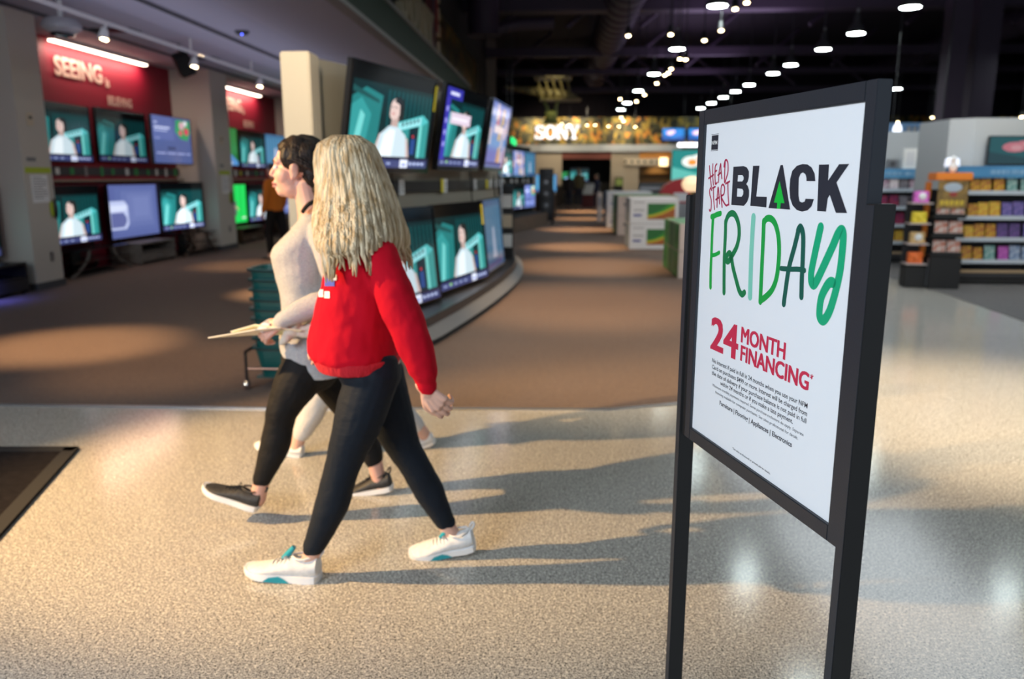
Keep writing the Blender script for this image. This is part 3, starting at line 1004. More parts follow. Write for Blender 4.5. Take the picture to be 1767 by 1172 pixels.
arch_stand('glass shelf stand with pale curved legs next to the paper-signed partition', (-7.28, 11.85, 0), 1.5, .5, .405, GREYWOOD)
cabinet('grey wood media cabinet under the blue device screen', (-7.27, 13.5, 0), 1.2, .55, .375, GREYWOOD)
arch_stand('glass shelf stand with dark curved legs against the second partition', (-7.05, 14.86, 0), 1.18, .45, .435, WOOD, pi / 2 - .05)
cabinet('black media cabinet at the foot of the cream partition', (-7.05, 8.90, 0), 1.5, .6, .41, BLACK)
cabinet('dark media cabinet under the green sports field screen', (-7.25, 17.85, 0), 1.3, .55, .35, WOOD)
arch_stand('dark curved leg stand beyond the second partition', (-7.25, 19.45, 0), 1.2, .5, .345, WOOD)
cabinet('low dark cabinet at the end of the far red bay', (-7.15, 20.88, 0), 1.0, .5, .445, WOOD)

# things on the faces of the partitions
for k, (y, nm) in enumerate([(10.16, 'near'), (16.05, 'far')]):
    t = thing('partition_notice', 'paper notice with a lime strip on the %s screen partition' % nm, 'notice', (-6.798, y, 1.52), pi / 2)
    MB().box(-.17, -.004, -.38, .17, 0, -.02).build('sheet', PAPER, t)
    MB().box(-.26, -.006, -.0, .26, 0, .075).build('lime_strip', GREENSTRIP, t)
    q = MB()
    for i in range(9):
        q.box(-.14, -.0055, -.06 - .033 * i, .14 if i % 4 else .05, -.0045, -.052 - .033 * i)
    q.build('print', DARKGREY, t)
    MB().box(-.20, -.004, .15, -.02, 0, .20).build('small_heading', mat('heading_grey', (.2, .2, .2), .7), t)
    t = thing('power_outlet', 'small grey outlet plate low on the %s screen partition' % nm, 'outlet', (-6.799, y + .08, .42), pi / 2)
    MB().box(-.04, -.008, -.065, .04, 0, .065).build('plate', GREYMETAL, t, bevel=.004)
    for z in (-.025, .025):
        MB().box(-.012, -.010, z - .012, .012, -.0085, z + .012).build('socket', BLACK, t)
    t = thing('hanging_headset', 'dark oval disc hanging on the edge of the %s screen partition' % nm, 'headset', (-6.797, y + .23, 1.05), pi / 2)
    MB().ell((0, -.03, 0), (.035, .03, .14), n=14).build('pad', BLACK, t, smooth=True)
    MB().ell((-.045, -.012, .0), (.04, .012, .11), n=14).build('lime_backing', GREENSTRIP, t, smooth=True)
    t = thing('wall_thermostat', 'small beige plate high on the %s screen partition' % nm, 'plate', (-6.799, y - .05, 2.20), pi / 2)
    MB().box(-.06, -.015, -.08, .06, 0, .08).build('cover', CREAM, t, bevel=.005)
    MB().box(-.03, -.018, .0, .03, -.0155, .04).build('dial', DARKGREY, t)

# ------------------------------------------------------------------ ceiling fittings over the screens
def track(label, X, y0, y1, z, heads, group, drops):
    t = thing('track_rail', label, 'track light', (X, (y0 + y1) / 2, z), 0, group)
    h = (y1 - y0) / 2
    MB().box(-.022, -h, -.02, .022, h, .02).build('rail', WHITE, t)
    for d in drops:
        MB().cyl((0, d - (y0 + y1) / 2, .02), (0, d - (y0 + y1) / 2, 3.515 - z), .018, n=8).build('drop_rod', WHITE, t, smooth=True)
    for yy in heads:
        y_ = yy - (y0 + y1) / 2
        hd = MB().cyl((0, y_, -.02), (0, y_, -.07), .012, n=8).tube([(0, y_, -.07), (-.01, y_ - .01, -.08), (-.03, y_ - .02, -.17), (-.032, y_ - .022, -.19)], [.03, .045, .062, .064], 14).build('lamp_head', WHITE, t, smooth=True)
        MB().cyl((-.0325, y_ - .0225, -.191), (-.034, y_ - .024, -.196), .055, n=14).build('bulb', BULB, hd, smooth=True)
    return t


track('white track rail over the screen aisle with four lit lamps', -5.55, 6.0, 22.0, 3.32, [9.9, 12.35, 15.05, 18.0], 'track', [8.6, 12.2, 14.6, 17.2, 20])
t = thing('projector', 'round pale projector hanging from the ceiling near the first light strip', 'projector', (-5.92, 9.6, 3.15))
MB().lathe([(.04, .18), (.17, .16), (.22, .10), (.22, .05), (.15, .0), (.05, -.02)], n=24).build('body', mat('silver_plastic', (.45, .45, .47), .3, .3), t, smooth=True)
MB().lathe([(.14, .002), (.12, -.035), (.04, -.05)], n=20).build('dome', GLASS, t, smooth=True)
MB().cyl((0, 0, .17), (0, 0, .37), .03, n=10).build('pole', WHITE, t, smooth=True)
for k, (x, y, z, nm) in enumerate([(-5.86, 12.6, 3.2, 'second track lamp'), (-6.95, 9.25, 3.2, 'cream partition')]):
    t = thing('loudspeaker', 'tilted black box loudspeaker under the ceiling by the %s' % nm, 'loudspeaker', (x, y, z), R(-50), None)
    t.rotation_euler = (R(25), R(18), R(-50))
    MB().box(-.11, -.11, -.17, .11, .11, .17).build('cabinet', mat('speaker_black', (.006, .006, .006), .7, spec=.2), t, bevel=.012)
    MB().box(-.095, -.118, -.155, .095, -.111, .155).build('grille', mat('speaker_grille', (.012, .012, .012), .8, spec=.2), t)
    MB().cyl((0, .0, .17), (0, .05, .30), .016, n=8).build('bracket', BLACK, t)
t = thing('smoke_detector', 'round ceiling sensor with a small blue light', 'sensor', (-4.55, 11.7, 3.519))
MB().lathe([(.10, 0), (.10, -.02), (.07, -.05), (.02, -.055)], n=18).build('body', DARKGREY, t, smooth=True)
MB().ell((.02, -.06, -.05), (.014, .014, .014), n=10).build('indicator', mat('blue_led', (.1, .1, 1), .5, emit=((.08, .12, 1), 8)), t)
for k, (x, y, nm) in enumerate([(-6.3, 11.5, 'projector'), (-6.3, 14.2, 'tilted loudspeaker'), (-4.9, 8.2, 'ceiling edge'), (-4.5, 16.5, 'far end of the track')]):
    t = thing('ceiling_vent', 'dark slotted ceiling vent near the %s' % nm, 'vent', (x, y, 3.519))
    MB().box(-.3, -.15, -.012, .3, .15, 0).build('frame', DARKGREY, t)
    q = MB()
    for i in range(6):
        q.box(-.27, -.125 + i * .042, -.02, .27, -.110 + i * .042, -.0125)
    q.build('louvre', BLACK, t)
for x, y0, y1 in ((-4.9, 4, 24), (-6.6, 8, 22)):
    o = MB().tube([(x, y0, 3.49), (x, y1, 3.49)], .02, 8).build('conduit', DARKGREY, smooth=True)
    tag(o, 'dark conduit running along the ceiling %s' % ('over the aisle' if x > -5 else 'above the red bays'), 'pipe')
# blue glow of a lamp under the black cabinet
l = bpy.data.lights.new('blue_cabinet_lamp', 'AREA')
l.energy = 4
l.color = (.12, .15, 1)
l.size = .3
o = bpy.data.objects.new('blue_cabinet_lamp', l)
COL.objects.link(o)
o.location = (-6.65, 8.9, .30)
o.rotation_euler = (0, R(20), 0)

# ================================================================== the curved screen platform
edge = [(-2.05, 6.06), (-1.62, 6.10), (-1.30, 6.28), (-1.082, 6.62), (-.916, 7.47), (-.78, 8.35), (-.669, 9.2), (-.575, 10.1), (-.514, 11.03), (-.505, 11.7), (-.526, 12.27), (-.59, 13.2), (-.70, 14.0), (-.95, 14.7), (-1.4, 15.15), (-2.0, 15.3)]
edge = [(p.x, p.y) for p in catmull([V((a, b, 0)) for a, b in edge], 3)]


def inset(pts, d):
    out = []
    for i, p in enumerate(pts):
        a, b = V((*pts[max(i - 1, 0)], 0)), V((*pts[min(i + 1, len(pts) - 1)], 0))
        t = (b - a).normalized()
        n = V((-t.y, t.x, 0))
        q = V((*p, 0)) + n * d
        out.append((q.x, q.y))
    return out


back = [(-2.3, 15.2), (-2.2, 6.3)]
plat = thing('display_platform', 'curved low platform with a grey rim below the tilted screens', 'platform', (-1.5, 10, 0))
RIM = mat('grey_rim', (.10, .10, .105), .55)


def slab(mb, d0, z0, d1, z1, mi=0):
    a, b = inset(edge, d0), inset(edge, d1)
    n = len(edge)
    mb.rings([[(x, y, z0) for x, y in a] + [(x, y, z0) for x, y in back], [(x, y, z1) for x, y in b] + [(x, y, z1) for x, y in back]], mi)
    return mb


slab(MB(), .03, .008, .03, .075).shift((1.5, -10, 0)).build('toe_kick', MATTBLACK, plat)
slab(MB(), .0, .075, .10, .155).shift((1.5, -10, 0)).build('rim', RIM, plat)
slab(MB(), .115, .155, .125, .235).shift((1.5, -10, 0)).build('deck', mat('charcoal_deck', (.025, .024, .026), .4), plat)
# display wall
wl = [(-1.97, 6.4), (-1.78, 7.0), (-1.58, 7.8), (-1.38, 8.7), (-1.21, 9.6), (-1.08, 10.5), (-.99, 11.4), (-.95, 12.2), (-.97, 12.9), (-1.10, 13.5)]
wl = [(p.x, p.y) for p in catmull([V((a, b, 0)) for a, b in wl], 3)]
wb = [(x - .12, y - .0) for i, (x, y) in enumerate(wl)][::-1]
DW = mat('khaki_wall', (.30, .265, .205), .75, bump=(30, .05))
dw = MB().prism(wl + wb, .235, 2.40).build('display_fixture', DW)
tag(dw, 'curved khaki partition carrying two rows of tilted screens', 'display')
o = MB().box(-2.11, 6.14, .236, -1.885, 6.395, 2.40).build('end_post', CREAM, bevel=.01)
tag(o, 'lit cream post closing the near end of the display wall', 'post')

ESTAR = YELLOW
tvu = [((-1.47, 7.20, 1.95), 16.5, 1.58, .90, pic_booth, 'upper curved row screen closest to the cream post, woman at the teal booth', (.76, .27, YELLOW), 1.25, 1),
       ((-1.06, 9.02, 1.975), 10.8, 1.52, .88, pic_store, 'middle screen of the upper curved row with a violet store menu', None, 1.25, 1),
       ((-.80, 10.72, 1.985), 5.2, 1.50, .88, pic_crowd, 'upper curved row screen with colourful figures, at the far end', None, 1.1, 1)]
for loc, hd, w_, h_, pic, lab, st, dm, br in tvu:
    t = make_tv(lab, w_, h_, pic, 'screens on the curved display wall', loc, pi / 2 - R(hd), R(9.3), bez=.03, lip=.05, sticker=st, dim=dm, bracket=.13)
tvl = [((-1.44, 7.12, .73), 17, 1.58, .93, pic_booth, 'lower curved row screen partly behind the red sweatshirt', None, 1.0),
       ((-1.06, 8.80, .735), 14.2, 1.52, .92, pic_booth, 'lower curved row screen in the middle, beside the blonde woman\'s arm', (.70, .30, YELLOW), 1.15),
       ((-.845, 10.42, .74), 4.5, 1.50, .92, pic_dim, 'dim lower curved row screen at the far end near the chrome pole', None, .8)]
for loc, hd, w_, h_, pic, lab, st, dm in tvl:
    make_tv(lab, w_, h_, pic, 'screens on the curved display wall', loc, pi / 2 - R(hd), R(-5.2), bez=.016, lip=.02, sticker=st, dim=dm, bracket=.13)
# rail of price cards between the rows; its face follows the wall
fr_ = inset(wl, -.012)[1:25]
t = thing('price_rail', 'black curved rail with white price cards between the two curved rows', 'price rail', (0, 0, 1.375))
m = MB()
o_ = inset(wl, -.045)[1:25]
m.rings([[(x, y, -.055) for x, y in fr_ + o_[::-1]], [(x, y, .055) for x, y in fr_ + o_[::-1]]])
m.build('rail', BLACK, t)
for i, (s_, mt, hh) in enumerate([(5.0, PAPER, .075), (9.0, PAPER, .075), (8.75, YELLOW, .075), (13.2, PAPER, .065), (15.6, YELLOW, .06), (16.6, PAPER, .06), (18.2, PAPER, .06), (19.6, mat('grey_card', (.35, .35, .36), .6), .06), (21.0, PAPER, .05)]):
    k = int(s_)
    f = s_ - k
    p, q = V((*o_[k], 0)), V((*o_[k + 1], 0))
    c = p.lerp(q, f)
    d = (q - p).normalized()
    n = V((d.y, -d.x, 0)) * (.010 if i != 2 else .006)
    b = [c - d * .055, c + d * .055, c + d * .055 + n, c - d * .055 + n]
    cd_ = MB().add([x + V((0, 0, -hh)) for x in b] + [x + V((0, 0, hh)) for x in b], [(3, 2, 1, 0), (4, 5, 6, 7), (0, 1, 5, 4), (1, 2, 6, 5), (2, 3, 7, 6), (3, 0, 4, 7)])
    cd_ = cd_.build('price_card', mt, t)
    if mt is PAPER and hh > .06:
        q_ = MB()
        for j in range(4):
            z = -.055 + j * .028
            e = [c - d * .04 + n * 1.15, c + d * (.04 - .012 * (j % 2)) + n * 1.15]
            q_.poly([e[0] + V((0, 0, z)), e[1] + V((0, 0, z)), e[1] + V((0, 0, z + .014)), e[0] + V((0, 0, z + .014))])
        q_.build('print', mat('print_grey', (.12, .12, .13), .7), cd_, recalc=False)
for i, (k, dz) in enumerate([(4, .02), (12, .05), (17, .0), (19, .03)]):
    p = V((*o_[k], 1.375)) + V((.03, 0, 0))
    o = MB().tube(catmull([p + V((0, 0, .13 + dz)), p + V((.01, .0, .02)), p + V((.015, .04, -.14)), p + V((.01, .11, -.20)), p + V((0, .16, -.10)), p + V((0, .17, .0))], 5), .008, 6).build('security_cable', BLACK, smooth=True)
    tag(o, 'black cable looped over the curved price rail, %s one from the cream post' % ordinal(i), 'cable', 'cables on the curved rail')
t = thing('chrome_pole', 'slim chrome pole on the platform at the far end of the curved screens', 'pole', (-.83, 11.75, .235))
MB().cyl((0, 0, 0), (0, 0, 1.75), .016, n=12).build('tube', CHROME, t, smooth=True)
MB().lathe([(.06, 0), (.06, .012), (.02, .03)], n=16).build('flange', CHROME, t, smooth=True)
t = thing('leaflet_rack', 'narrow rack of pale leaflets behind the chrome pole', 'rack', (-.80, 12.25, .235))
MB().box(-.12, -.02, 0, .12, .0, 1.10).build('back_board', BLACK, t)
for i, z in enumerate((.15, .45, .75)):
    q = MB().box(-.12, -.07, z, .12, -.02, z + .02).build('pocket', BLACK, t)
    MB().box(-.10, -.055, z + .021, .10, -.04, z + .22).build('leaflet', [PAPER, CREAM, PAPER][i], q)

# lettering and panels above the green fascia
t = thing('fascia_lettering', 'unlit cream serif shop letters standing above the green fascia', 'sign', (-2.60, 13.1, 4.0), pi / 2)
SERIF = {'S': [[(.62, .74), (.60, 1), (.52, .93), (.36, 1.01), (.14, .96), (.03, .78), (.08, .58), (.30, .46), (.46, .38), (.48, .24), (.36, .13), (.20, .15), (.11, .32), (.02, .32), (.02, 0), (.10, .06), (.30, -.01), (.54, .04), (.66, .22), (.62, .44), (.44, .56), (.22, .66), (.20, .80), (.32, .88), (.46, .84), (.53, .72)]],
         'O': [[(.5 + .48 * cos(2 * pi * k / 28), .5 + .51 * sin(2 * pi * k / 28)) for k in range(28)], [(.5 + .24 * cos(2 * pi * k / 24), .5 + .37 * sin(2 * pi * k / 24)) for k in range(24)]],
         'N': [[(0, 0), (.36, 0), (.36, .12), (.25, .14), (.25, .70), (.72, 0), (.90, 0), (.90, .86), (1.0, .88), (1.0, 1), (.66, 1), (.66, .88), (.76, .86), (.76, .38), (.34, 1), (0, 1), (0, .88), (.10, .86), (.10, .14), (0, .12)]],
         'Y': [[(.28, 0), (.72, 0), (.72, .12), (.60, .14), (.60, .42), (.88, .87), (1, .88), (1, 1), (.64, 1), (.64, .88), (.72, .86), (.54, .56), (.36, .86), (.44, .88), (.44, 1), (0, 1), (0, .88), (.10, .87), (.40, .42), (.40, .14), (.28, .12)]]}


def serif_word(parent, hgt, widths, gap, depth, m, name='serif_letter'):
    x = 0
    for ch, wd in zip('SONY', widths):
        loops = SERIF[ch]
        vs, fs = fill_poly(loops[0], loops[1:])
        q = MB()
        sx = {'S': .66, 'O': 1, 'N': 1, 'Y': 1}[ch]
        f3 = lambda a, b, y: (x + a / sx * wd, y, b * hgt)
        q.add([f3(a, b, -depth) for a, b in vs], fs)
        for lp in loops:
            n = len(lp)
            q.add([f3(a, b, -depth) for a, b in lp] + [f3(a, b, 0) for a, b in lp], [(i, (i + 1) % n, n + (i + 1) % n, n + i) for i in range(n)])
        q.build(name, m, parent, recalc=False)
        x += wd + gap


serif_word(t, .62, (.62, .92, .92, .80), .06, .10, mat('cream_letter', (.42, .37, .25), .5))
for i, (y0, y1, z0, z1, cm, lab) in enumerate([(12.6, 12.75, 4.02, 6.6, mat('violet_panel', (.06, .03, .11), .6), 'violet upright panel above the green fascia'), (16.9, 17.4, 4.02, 7.0, mat('navy_panel', (.03, .045, .09), .5, noise=((1, 3, 2), (.12, .02, .02), 2)), 'tall dark banner with blue and red patches above the green fascia'),
                                             (17.5, 17.75, 4.5, 5.9, mat('scarlet_panel', (.28, .012, .015), .5), 'narrow scarlet banner beside the dark one')]):
    o = MB().box(-2.74, y0, z0, -2.60, y1, z1).build('banner_panel', cm, bevel=.01)
    tag(o, lab, 'banner')
t = thing('upright_sign', 'column of cream blocks beside the scarlet banner', 'sign', (-2.69, 18.1, 4.05), pi / 2)
for i, z in enumerate((.10, .45, .80, 1.15)):
    MB().box(0, -.05, z, .22, .0, z + .24).build('raised_block', CREAM, t, bevel=.01)

# ================================================================== second plinth with screens
PL = mat('umber_plinth', (.085, .06, .042), .6, noise=((3, 3, 30), (.12, .085, .06), 3))
PLB = (-1.2, 20.9, 0)
t = thing('display_plinth', 'long umber plinth with screens standing on it, beyond the curved platform', 'plinth', PLB, R(-13))
MB().prism([(-.9, 0), (-.13, 0), (.0, .4), (.0, 3.95), (-.9, 3.95)], .008, .40).build('body', PL, t, bevel=.01)
MB().prism([(-.9, .0), (-.15, .0), (-.02, .42), (-.02, 3.93), (-.9, 3.93)], .4005, .42).build('top', MATTBLACK, t)
t = MB().box(-.72, .2, .42, -.55, 3.9, 2.35).build('screen_board', MATTBLACK)
t.location = PLB
t.rotation_euler.z = R(-13)
tag(t, 'black back panel holding the screens on the umber plinth', 'panel')
for i, d in enumerate((.75, 2.05, 3.3)):
    c = V(PLB) + MX.Rotation(R(-13), 3, 'Z') @ V((-.40, d, 0))
    make_tv('plinth screen, %s of the upper row counted from the curved platform' % ordinal(i), 1.20, .72, [pic_booth, pic_crowd, pic_dim][i], 'plinth screens', (c.x, c.y, 1.84), pi / 2 - R(13), 0, dim=[1.7, 1.3, 1.2][i], bracket=.14)
    make_tv('plinth screen, %s of the lower row counted from the curved platform' % ordinal(i), 1.22, .68, [pic_dim, pic_booth, pic_menu][i], 'plinth screens', (c.x, c.y, .90), pi / 2 - R(13), 0, dim=[1.5, 1.1, 2.0][i], bracket=.14)
    for j in range(2):
        q = MB().box(-.06, -.012, -.06, .06, .0, .06).build('price_card', PAPER)
        c2 = V(PLB) + MX.Rotation(R(-13), 3, 'Z') @ V((-.54, d - .25 + .5 * j, 0))
        q.location = (c2.x, c2.y, 1.37)
        q.rotation_euler.z = pi / 2 - R(13)
        tag(q, 'white price card between the plinth screen rows, %s along the panel' % ordinal(i * 2 + j), 'price card', 'plinth price cards')
t = thing('glowing_bar', 'bright green glowing bar sloping above the plinth screens', 'light', (-1.28, 23.2, 2.47), pi / 2)
MB().box(-.95, -.03, -.085, .95, .03, .085).build('lens', mat('green_glow', (0, .5, .1), .4, emit=((.0, .80, .22), 1.3)), t, bevel=.02)
MB().box(-1.0, .03, -.11, 1.0, .08, .11).build('housing', BLACK, t)
MB().cyl((0, .06, .1), (0, .06, 4.8), .02, n=8).build('hanger', BLACK, t)
t = thing('lit_sign', 'small white lit panel hung above the green glowing bar', 'sign', (-1.40, 22.0, 2.76), pi / 2)
MB().box(-.22, -.02, -.20, .22, .02, .20).build('face', mat('white_glow', (.8, .8, .9), .4, emit=((.7, .75, 1), 1.6)), t)
MB().cyl((0, 0, .2), (0, 0, 4.5), .012, n=8).build('hanger', BLACK, t)
t = thing('retractable_barrier', 'slim black barrier post standing in the carpet aisle', 'barrier post', (-.15, 24.9, .008))
MB().lathe([(.17, 0), (.17, .015), (.05, .035), (.033, .05)], n=20).build('base', BLACK, t, smooth=True)
MB().cyl((0, 0, .04), (0, 0, .95), .033, n=12).build('pole', BLACK, t, smooth=True)
MB().cyl((0, 0, .95), (0, 0, 1.06), .042, n=12).build('belt_head', BLACK, t, smooth=True)
for i, (x, y, h, w_) in enumerate([(-.98, 27.2, 2.15, .30), (-.40, 27.5, 1.75, .50)]):
    t = thing('tower_speaker', ['tall slim black speaker tower behind the plinth', 'wider black speaker cabinet behind the barrier post'][i], 'loudspeaker', (x, y, .008))
    MB().box(-w_ / 2, -.2, .03, w_ / 2, .2, h).build('cabinet', BLACK, t, bevel=.015)
    for k in range(3):
        q = MB().cyl((0, -.203, h * (.3 + .22 * k)), (0, -.21, h * (.3 + .22 * k)), w_ * .34, n=18).build('driver', DARKGREY, t, smooth=True)
        MB().cyl((0, -.212, h * (.3 + .22 * k)), (0, -.222, h * (.3 + .22 * k)), w_ * .12, n=12).build('dust_cap', GREYMETAL, q, smooth=True)
    MB().box(-w_ / 2 - .03, -.23, 0, w_ / 2 + .03, .23, .03).build('base', BLACK, t)
t = thing('demo_counter', 'low demo counter with a teal screen at the end of the plinth', 'counter', (-.42, 28.4, .008))
MB().box(-.35, -.3, 0, .35, .3, .85).build('body', WOOD, t, bevel=.01)
MB().box(-.38, -.33, .85, .38, .33, .89).build('top', GREYWOOD, t, bevel=.005)
make_tv('small teal screen standing on the demo counter', .75, .62, pic_dim, None, (-.42, 28.35, 1.255), 0, 0, stand=True, dim=2.5, bracket=0.1)

# ================================================================== boxes beside the aisle
GREENP = mat('box_green', (.012, .16, .03), .45, noise=((2, 2, 9), (.03, .26, .05), 2))
GREEND = mat('box_dark_green', (.010, .08, .025), .45, noise=((9, 9, 2), (.02, .16, .05), 3))
BOXW = mat('box_white', (.66, .66, .68), .6)
BOXP = mat('box_pinkish_card', (.62, .50, .44), .7)
BOXB = mat('box_blue_grey', (.16, .22, .30), .6, noise=((4, 4, 4), (.28, .34, .40), 2))
SW = [mat('swoosh', c, .5) for c in ((.05, .30, .03), (.55, .42, .02), (.35, .10, .02), (.02, .14, .03))]
NAVY = mat('box_navy_print', (.04, .05, .28), .6)
PGREY = mat('box_grey_print', (.22, .22, .24), .7)


def carton(label, loc, w, d, h, kind, group):
    t = thing('carton', label, 'box', loc, 0, group)
    e = .004
    b = MB().box(0, 0, e, w, d, h)
    if kind == 'white':
        b = b.build('shell', BOXW, t, bevel=.006)
        MB().box(-.002, .01, e + .01, -.0005, d - .01, h - .01).build('side_print', BOXB, t)
        q = MB()
        q.box(w * .36, -.003, h * .18, w * .93, -.001, h * .80, 3)
        z0, z1 = h * .18, h * .80
        for k, (a0, a1, b0, b1, mi) in enumerate([(.34, .62, .0, .22, 2), (.22, .62, .10, .50, 1), (.30, .98, .30, .62, 0)]):
            lo = [(w * .36 + w * .57 * i / 8, z0 + (z1 - z0) * (b0 * .3 + (a0 - .2) * (i / 8) ** 2)) for i in range(9)]
            hi = [(w * .36 + w * .57 * i / 8, z0 + (z1 - z0) * min(1, (b1 * .5 + a1 * (i / 8) ** 1.7))) for i in range(9)]
            for i in range(8):
                q.poly([(lo[i][0], -.0034 - .0003 * (2 - k), max(z0, lo[i][1])), (lo[i + 1][0], -.0034 - .0003 * (2 - k), max(z0, lo[i + 1][1])), (hi[i + 1][0], -.0034 - .0003 * (2 - k), hi[i + 1][1]), (hi[i][0], -.0034 - .0003 * (2 - k), hi[i][1])], mi)
        q.build('picture', SW, t, recalc=False)
        MB().box(w * .07, -.003, h * .30, w * .24, -.0005, h * .38).build('navy_label', NAVY, t)
        MB().box(w * .07, -.003, h * .52, w * .30, -.0005, h * .56).box(w * .07, -.003, h * .83, w * .30, -.0005, h * .86).build('small_print', PGREY, t)
    else:
        b = b.build('shell', BOXP, t, bevel=.006)
        MB().box(-.002, .012, e + .006, -.0005, d - .012, h - .006).build('side_print', GREENP if kind == 'green' else GREEND, t)
        MB().box(.01, .01, h + .0003, w - .01, d - .01, h + .002).build('top_print', GREENP, t)
        MB().box(w * .10, -.002, h * .50, w * .10 + .11, -.0003, h * .62).build('hand_hole', MATTBLACK, t)
    return t


for j in range(3):
    for k in range(2):
        carton('%s green sided carton, %s from the front, in the stack beside the poster stand' % (['bottom', 'top'][k], ordinal(j)), (1.77, 11.6 + j * .56, .008 + k * .40), .95, .55, .398, ['green', 'dark', 'green'][j], 'cartons beside the poster stand')
for j in range(2):
    for k in range(2):
        carton('%s white carton with a coloured swoosh, %s stack across the aisle from the plinth' % (['bottom', 'top'][k], ['front', 'rear'][j]), (1.48, 16.4 + j * .56, .008 + k * .52), .98, .55, .518, 'white', 'white swoosh cartons')
for j in range(3):
    for k in range(2):
        carton('%s dark green carton, %s behind the white swoosh cartons' % (['lower', 'upper'][k], ordinal(j)), (1.52, 20.3 + j * .62, .008 + k * .50), 1.5, .6, .498, 'dark', 'green cartons behind the white ones')
for j in range(2):
    for k in range(2):
        carton('%s pale carton, %s beyond the dark green cartons' % (['lower', 'upper'][k], ordinal(j)), (1.45, 23.6 + j * .7, .008 + k * .52), 1.3, .66, .518, 'white', 'pale cartons far up the aisle')
t = thing('white_tote', 'lone pale pink upright carton beside the far aisle', 'box', (1.33, 27.0, .008))
MB().box(0, 0, 0, .16, .4, .95).build('shell', BOXP, t, bevel=.005)
MB().box(.03, -.002, .5, .13, -.0003, .8).build('print', PGREY, t)

# ================================================================== back of the hall
BACKW = mat('biscuit_wall', (.42, .35, .26), .75)
struct(MB().box(-2.4, 41.2, 0, .19, 41.6, 2.73).build('wall_facade', BACKW))
struct(MB().box(2.68, 41.2, 0, 4.1, 41.6, 2.73).build('wall_facade', BACKW))
struct(MB().box(4.1, 41.2, 1.98, 6.2, 41.6, 2.73).build('wall_facade', BACKW))
struct(MB().box(-2.4, 40.9, 2.73, 24, 41.6, 3.07).build('trim_3', mat('pale_band', (.50, .52, .52), .6)))
struct(MB().box(-2.7, 41.0, 3.07, 24, 41.5, 4.40).build('wall_mosaic', MOSAIC))
struct(MB().box(.19, 41.15, 2.36, 2.68, 41.4, 2.73).build('trim_4', mat('maroon_header', (.16, .03, .015), .6)))
struct(MB().box(4.1, 41.1, 2.38, 9, 41.2, 2.73).build('trim_5', mat('amber_header', (.60, .24, .03), .5)))
t = thing('lit_brand_sign', 'white glowing serif letters on the gold mosaic band', 'sign', (-1.20, 41.0, 3.34))
serif_word(t, .68, (.50, .62, .62, .58), -.02, .10, mat('sign_glow', (.9, .9, 1), .4, emit=((.82, .86, 1), 1.05)), 'glowing_letter')
for i in range(13):
    x = -2.2 + i * .8
    l = spot('footlight', (x, 40.7, 3.12), (x, 41.0, 3.8), 16, 100, .9, (1, .62, .22), .05)
t = thing('round_window_sign', 'lit cream panel with a row of dark portholes', 'sign', (3.35, 41.0, 2.22))
MB().box(.0, .0, -.17, 2.15, .1, .17).build('panel', CREAM, t)
MB().box(1.75, -.02, -.20, 2.15, .0, .20).build('glowing_end', mat('amber_glow', (1, .8, .5), .5, emit=((1, .72, .36), 3)), t)
for i in range(7):
    MB().cyl((.05 + i * .32, -.005 - (.02 if i > 5 else 0), 0), (.05 + i * .32, .02 - (.02 if i > 5 else 0), 0), .07, n=14).build('porthole', MATTBLACK, t)
# door recess, counter, kiosks
struct(MB().box(.0, 43.6, 0, 3.0, 43.7, 2.6).build('wall_recess', MATTBLACK))
make_tv('dark teal screen inside the maroon topped doorway', 1.0, .7, pic_booth, None, (1.15, 43.40, 1.60), 0, dim=1.0)
make_tv('small green screen inside the maroon topped doorway', .55, .4, pic_stadium, None, (.35, 43.40, 1.55), 0, dim=1.3)
t = thing('service_counter', 'maroon service counter with white front in the back doorway', 'counter', (1.55, 39.6, .008))
MB().box(-.42, -.3, 0, .42, .3, .62).build('maroon_base', mat('maroon', (.12, .012, .012), .6), t, bevel=.01)
MB().box(-.50, -.34, .62, .48, .3, 1.12).build('white_front', WHITE, t, bevel=.01)
MB().box(-.54, -.38, 1.12, .52, .34, 1.16).build('top', GREYMETAL, t)
t = thing('side_counter', 'low brown counter against the biscuit back wall', 'counter', (-.35, 40.4, .008))
MB().box(-.55, -.35, 0, .55, .35, 1.0).build('body', PL, t, bevel=.01)
MB().box(-.58, -.38, 1.0, .58, .38, 1.04).build('top', WOOD, t)
t = thing('black_kiosk', 'tall black kiosk between the back doorway and the porthole panel', 'kiosk', (3.05, 40.6, .008))
MB().box(-.20, -.2, 0, .20, .2, 1.45).build('body', MATTBLACK, t, bevel=.02)
MB().box(-.17, -.21, 1.05, .17, -.201, 1.38).build('screen', mat('lime_glow', (.1, .12, .03), .4, emit=((.20, .24, .05), .5)), t)
t = thing('grey_gondola', 'low grey merchandise bin beyond the white cartons', 'bin', (3.8, 30.5, .008))
MB().prism([(-.8, -.5), (.8, -.5), (.95, .5), (-.65, .5)], 0, 1.25).build('shell', mat('slate', (.10, .105, .11), .6), t, bevel=.02)
MB().box(-.75, -.52, 1.0, .8, -.501, 1.1).build('front_strip', GREYMETAL, t)
t = thing('red_display', 'rounded red promotional display with a pale panel', 'display', (4.15, 28.9, .008))
MB().prism([(-.62, -.3), (.58, -.3), (.58, .3), (-.62, .3)], 0, .55).build('base', GREYMETAL, t, bevel=.02)
MB().rings([[(-.60, y, .55), (.55, y, .55), (.55, y, 1.40), (.30, y, 1.42), (-.05, y, 1.36), (-.35, y, 1.18), (-.52, y, .92)] for y in (-.28, .28)]).build('red_body', mat('signal_red', (.45, .02, .025), .4), t)
MB().box(-.05, -.30, .62, .42, -.281, .92).build('pale_panel', BOXW, t)
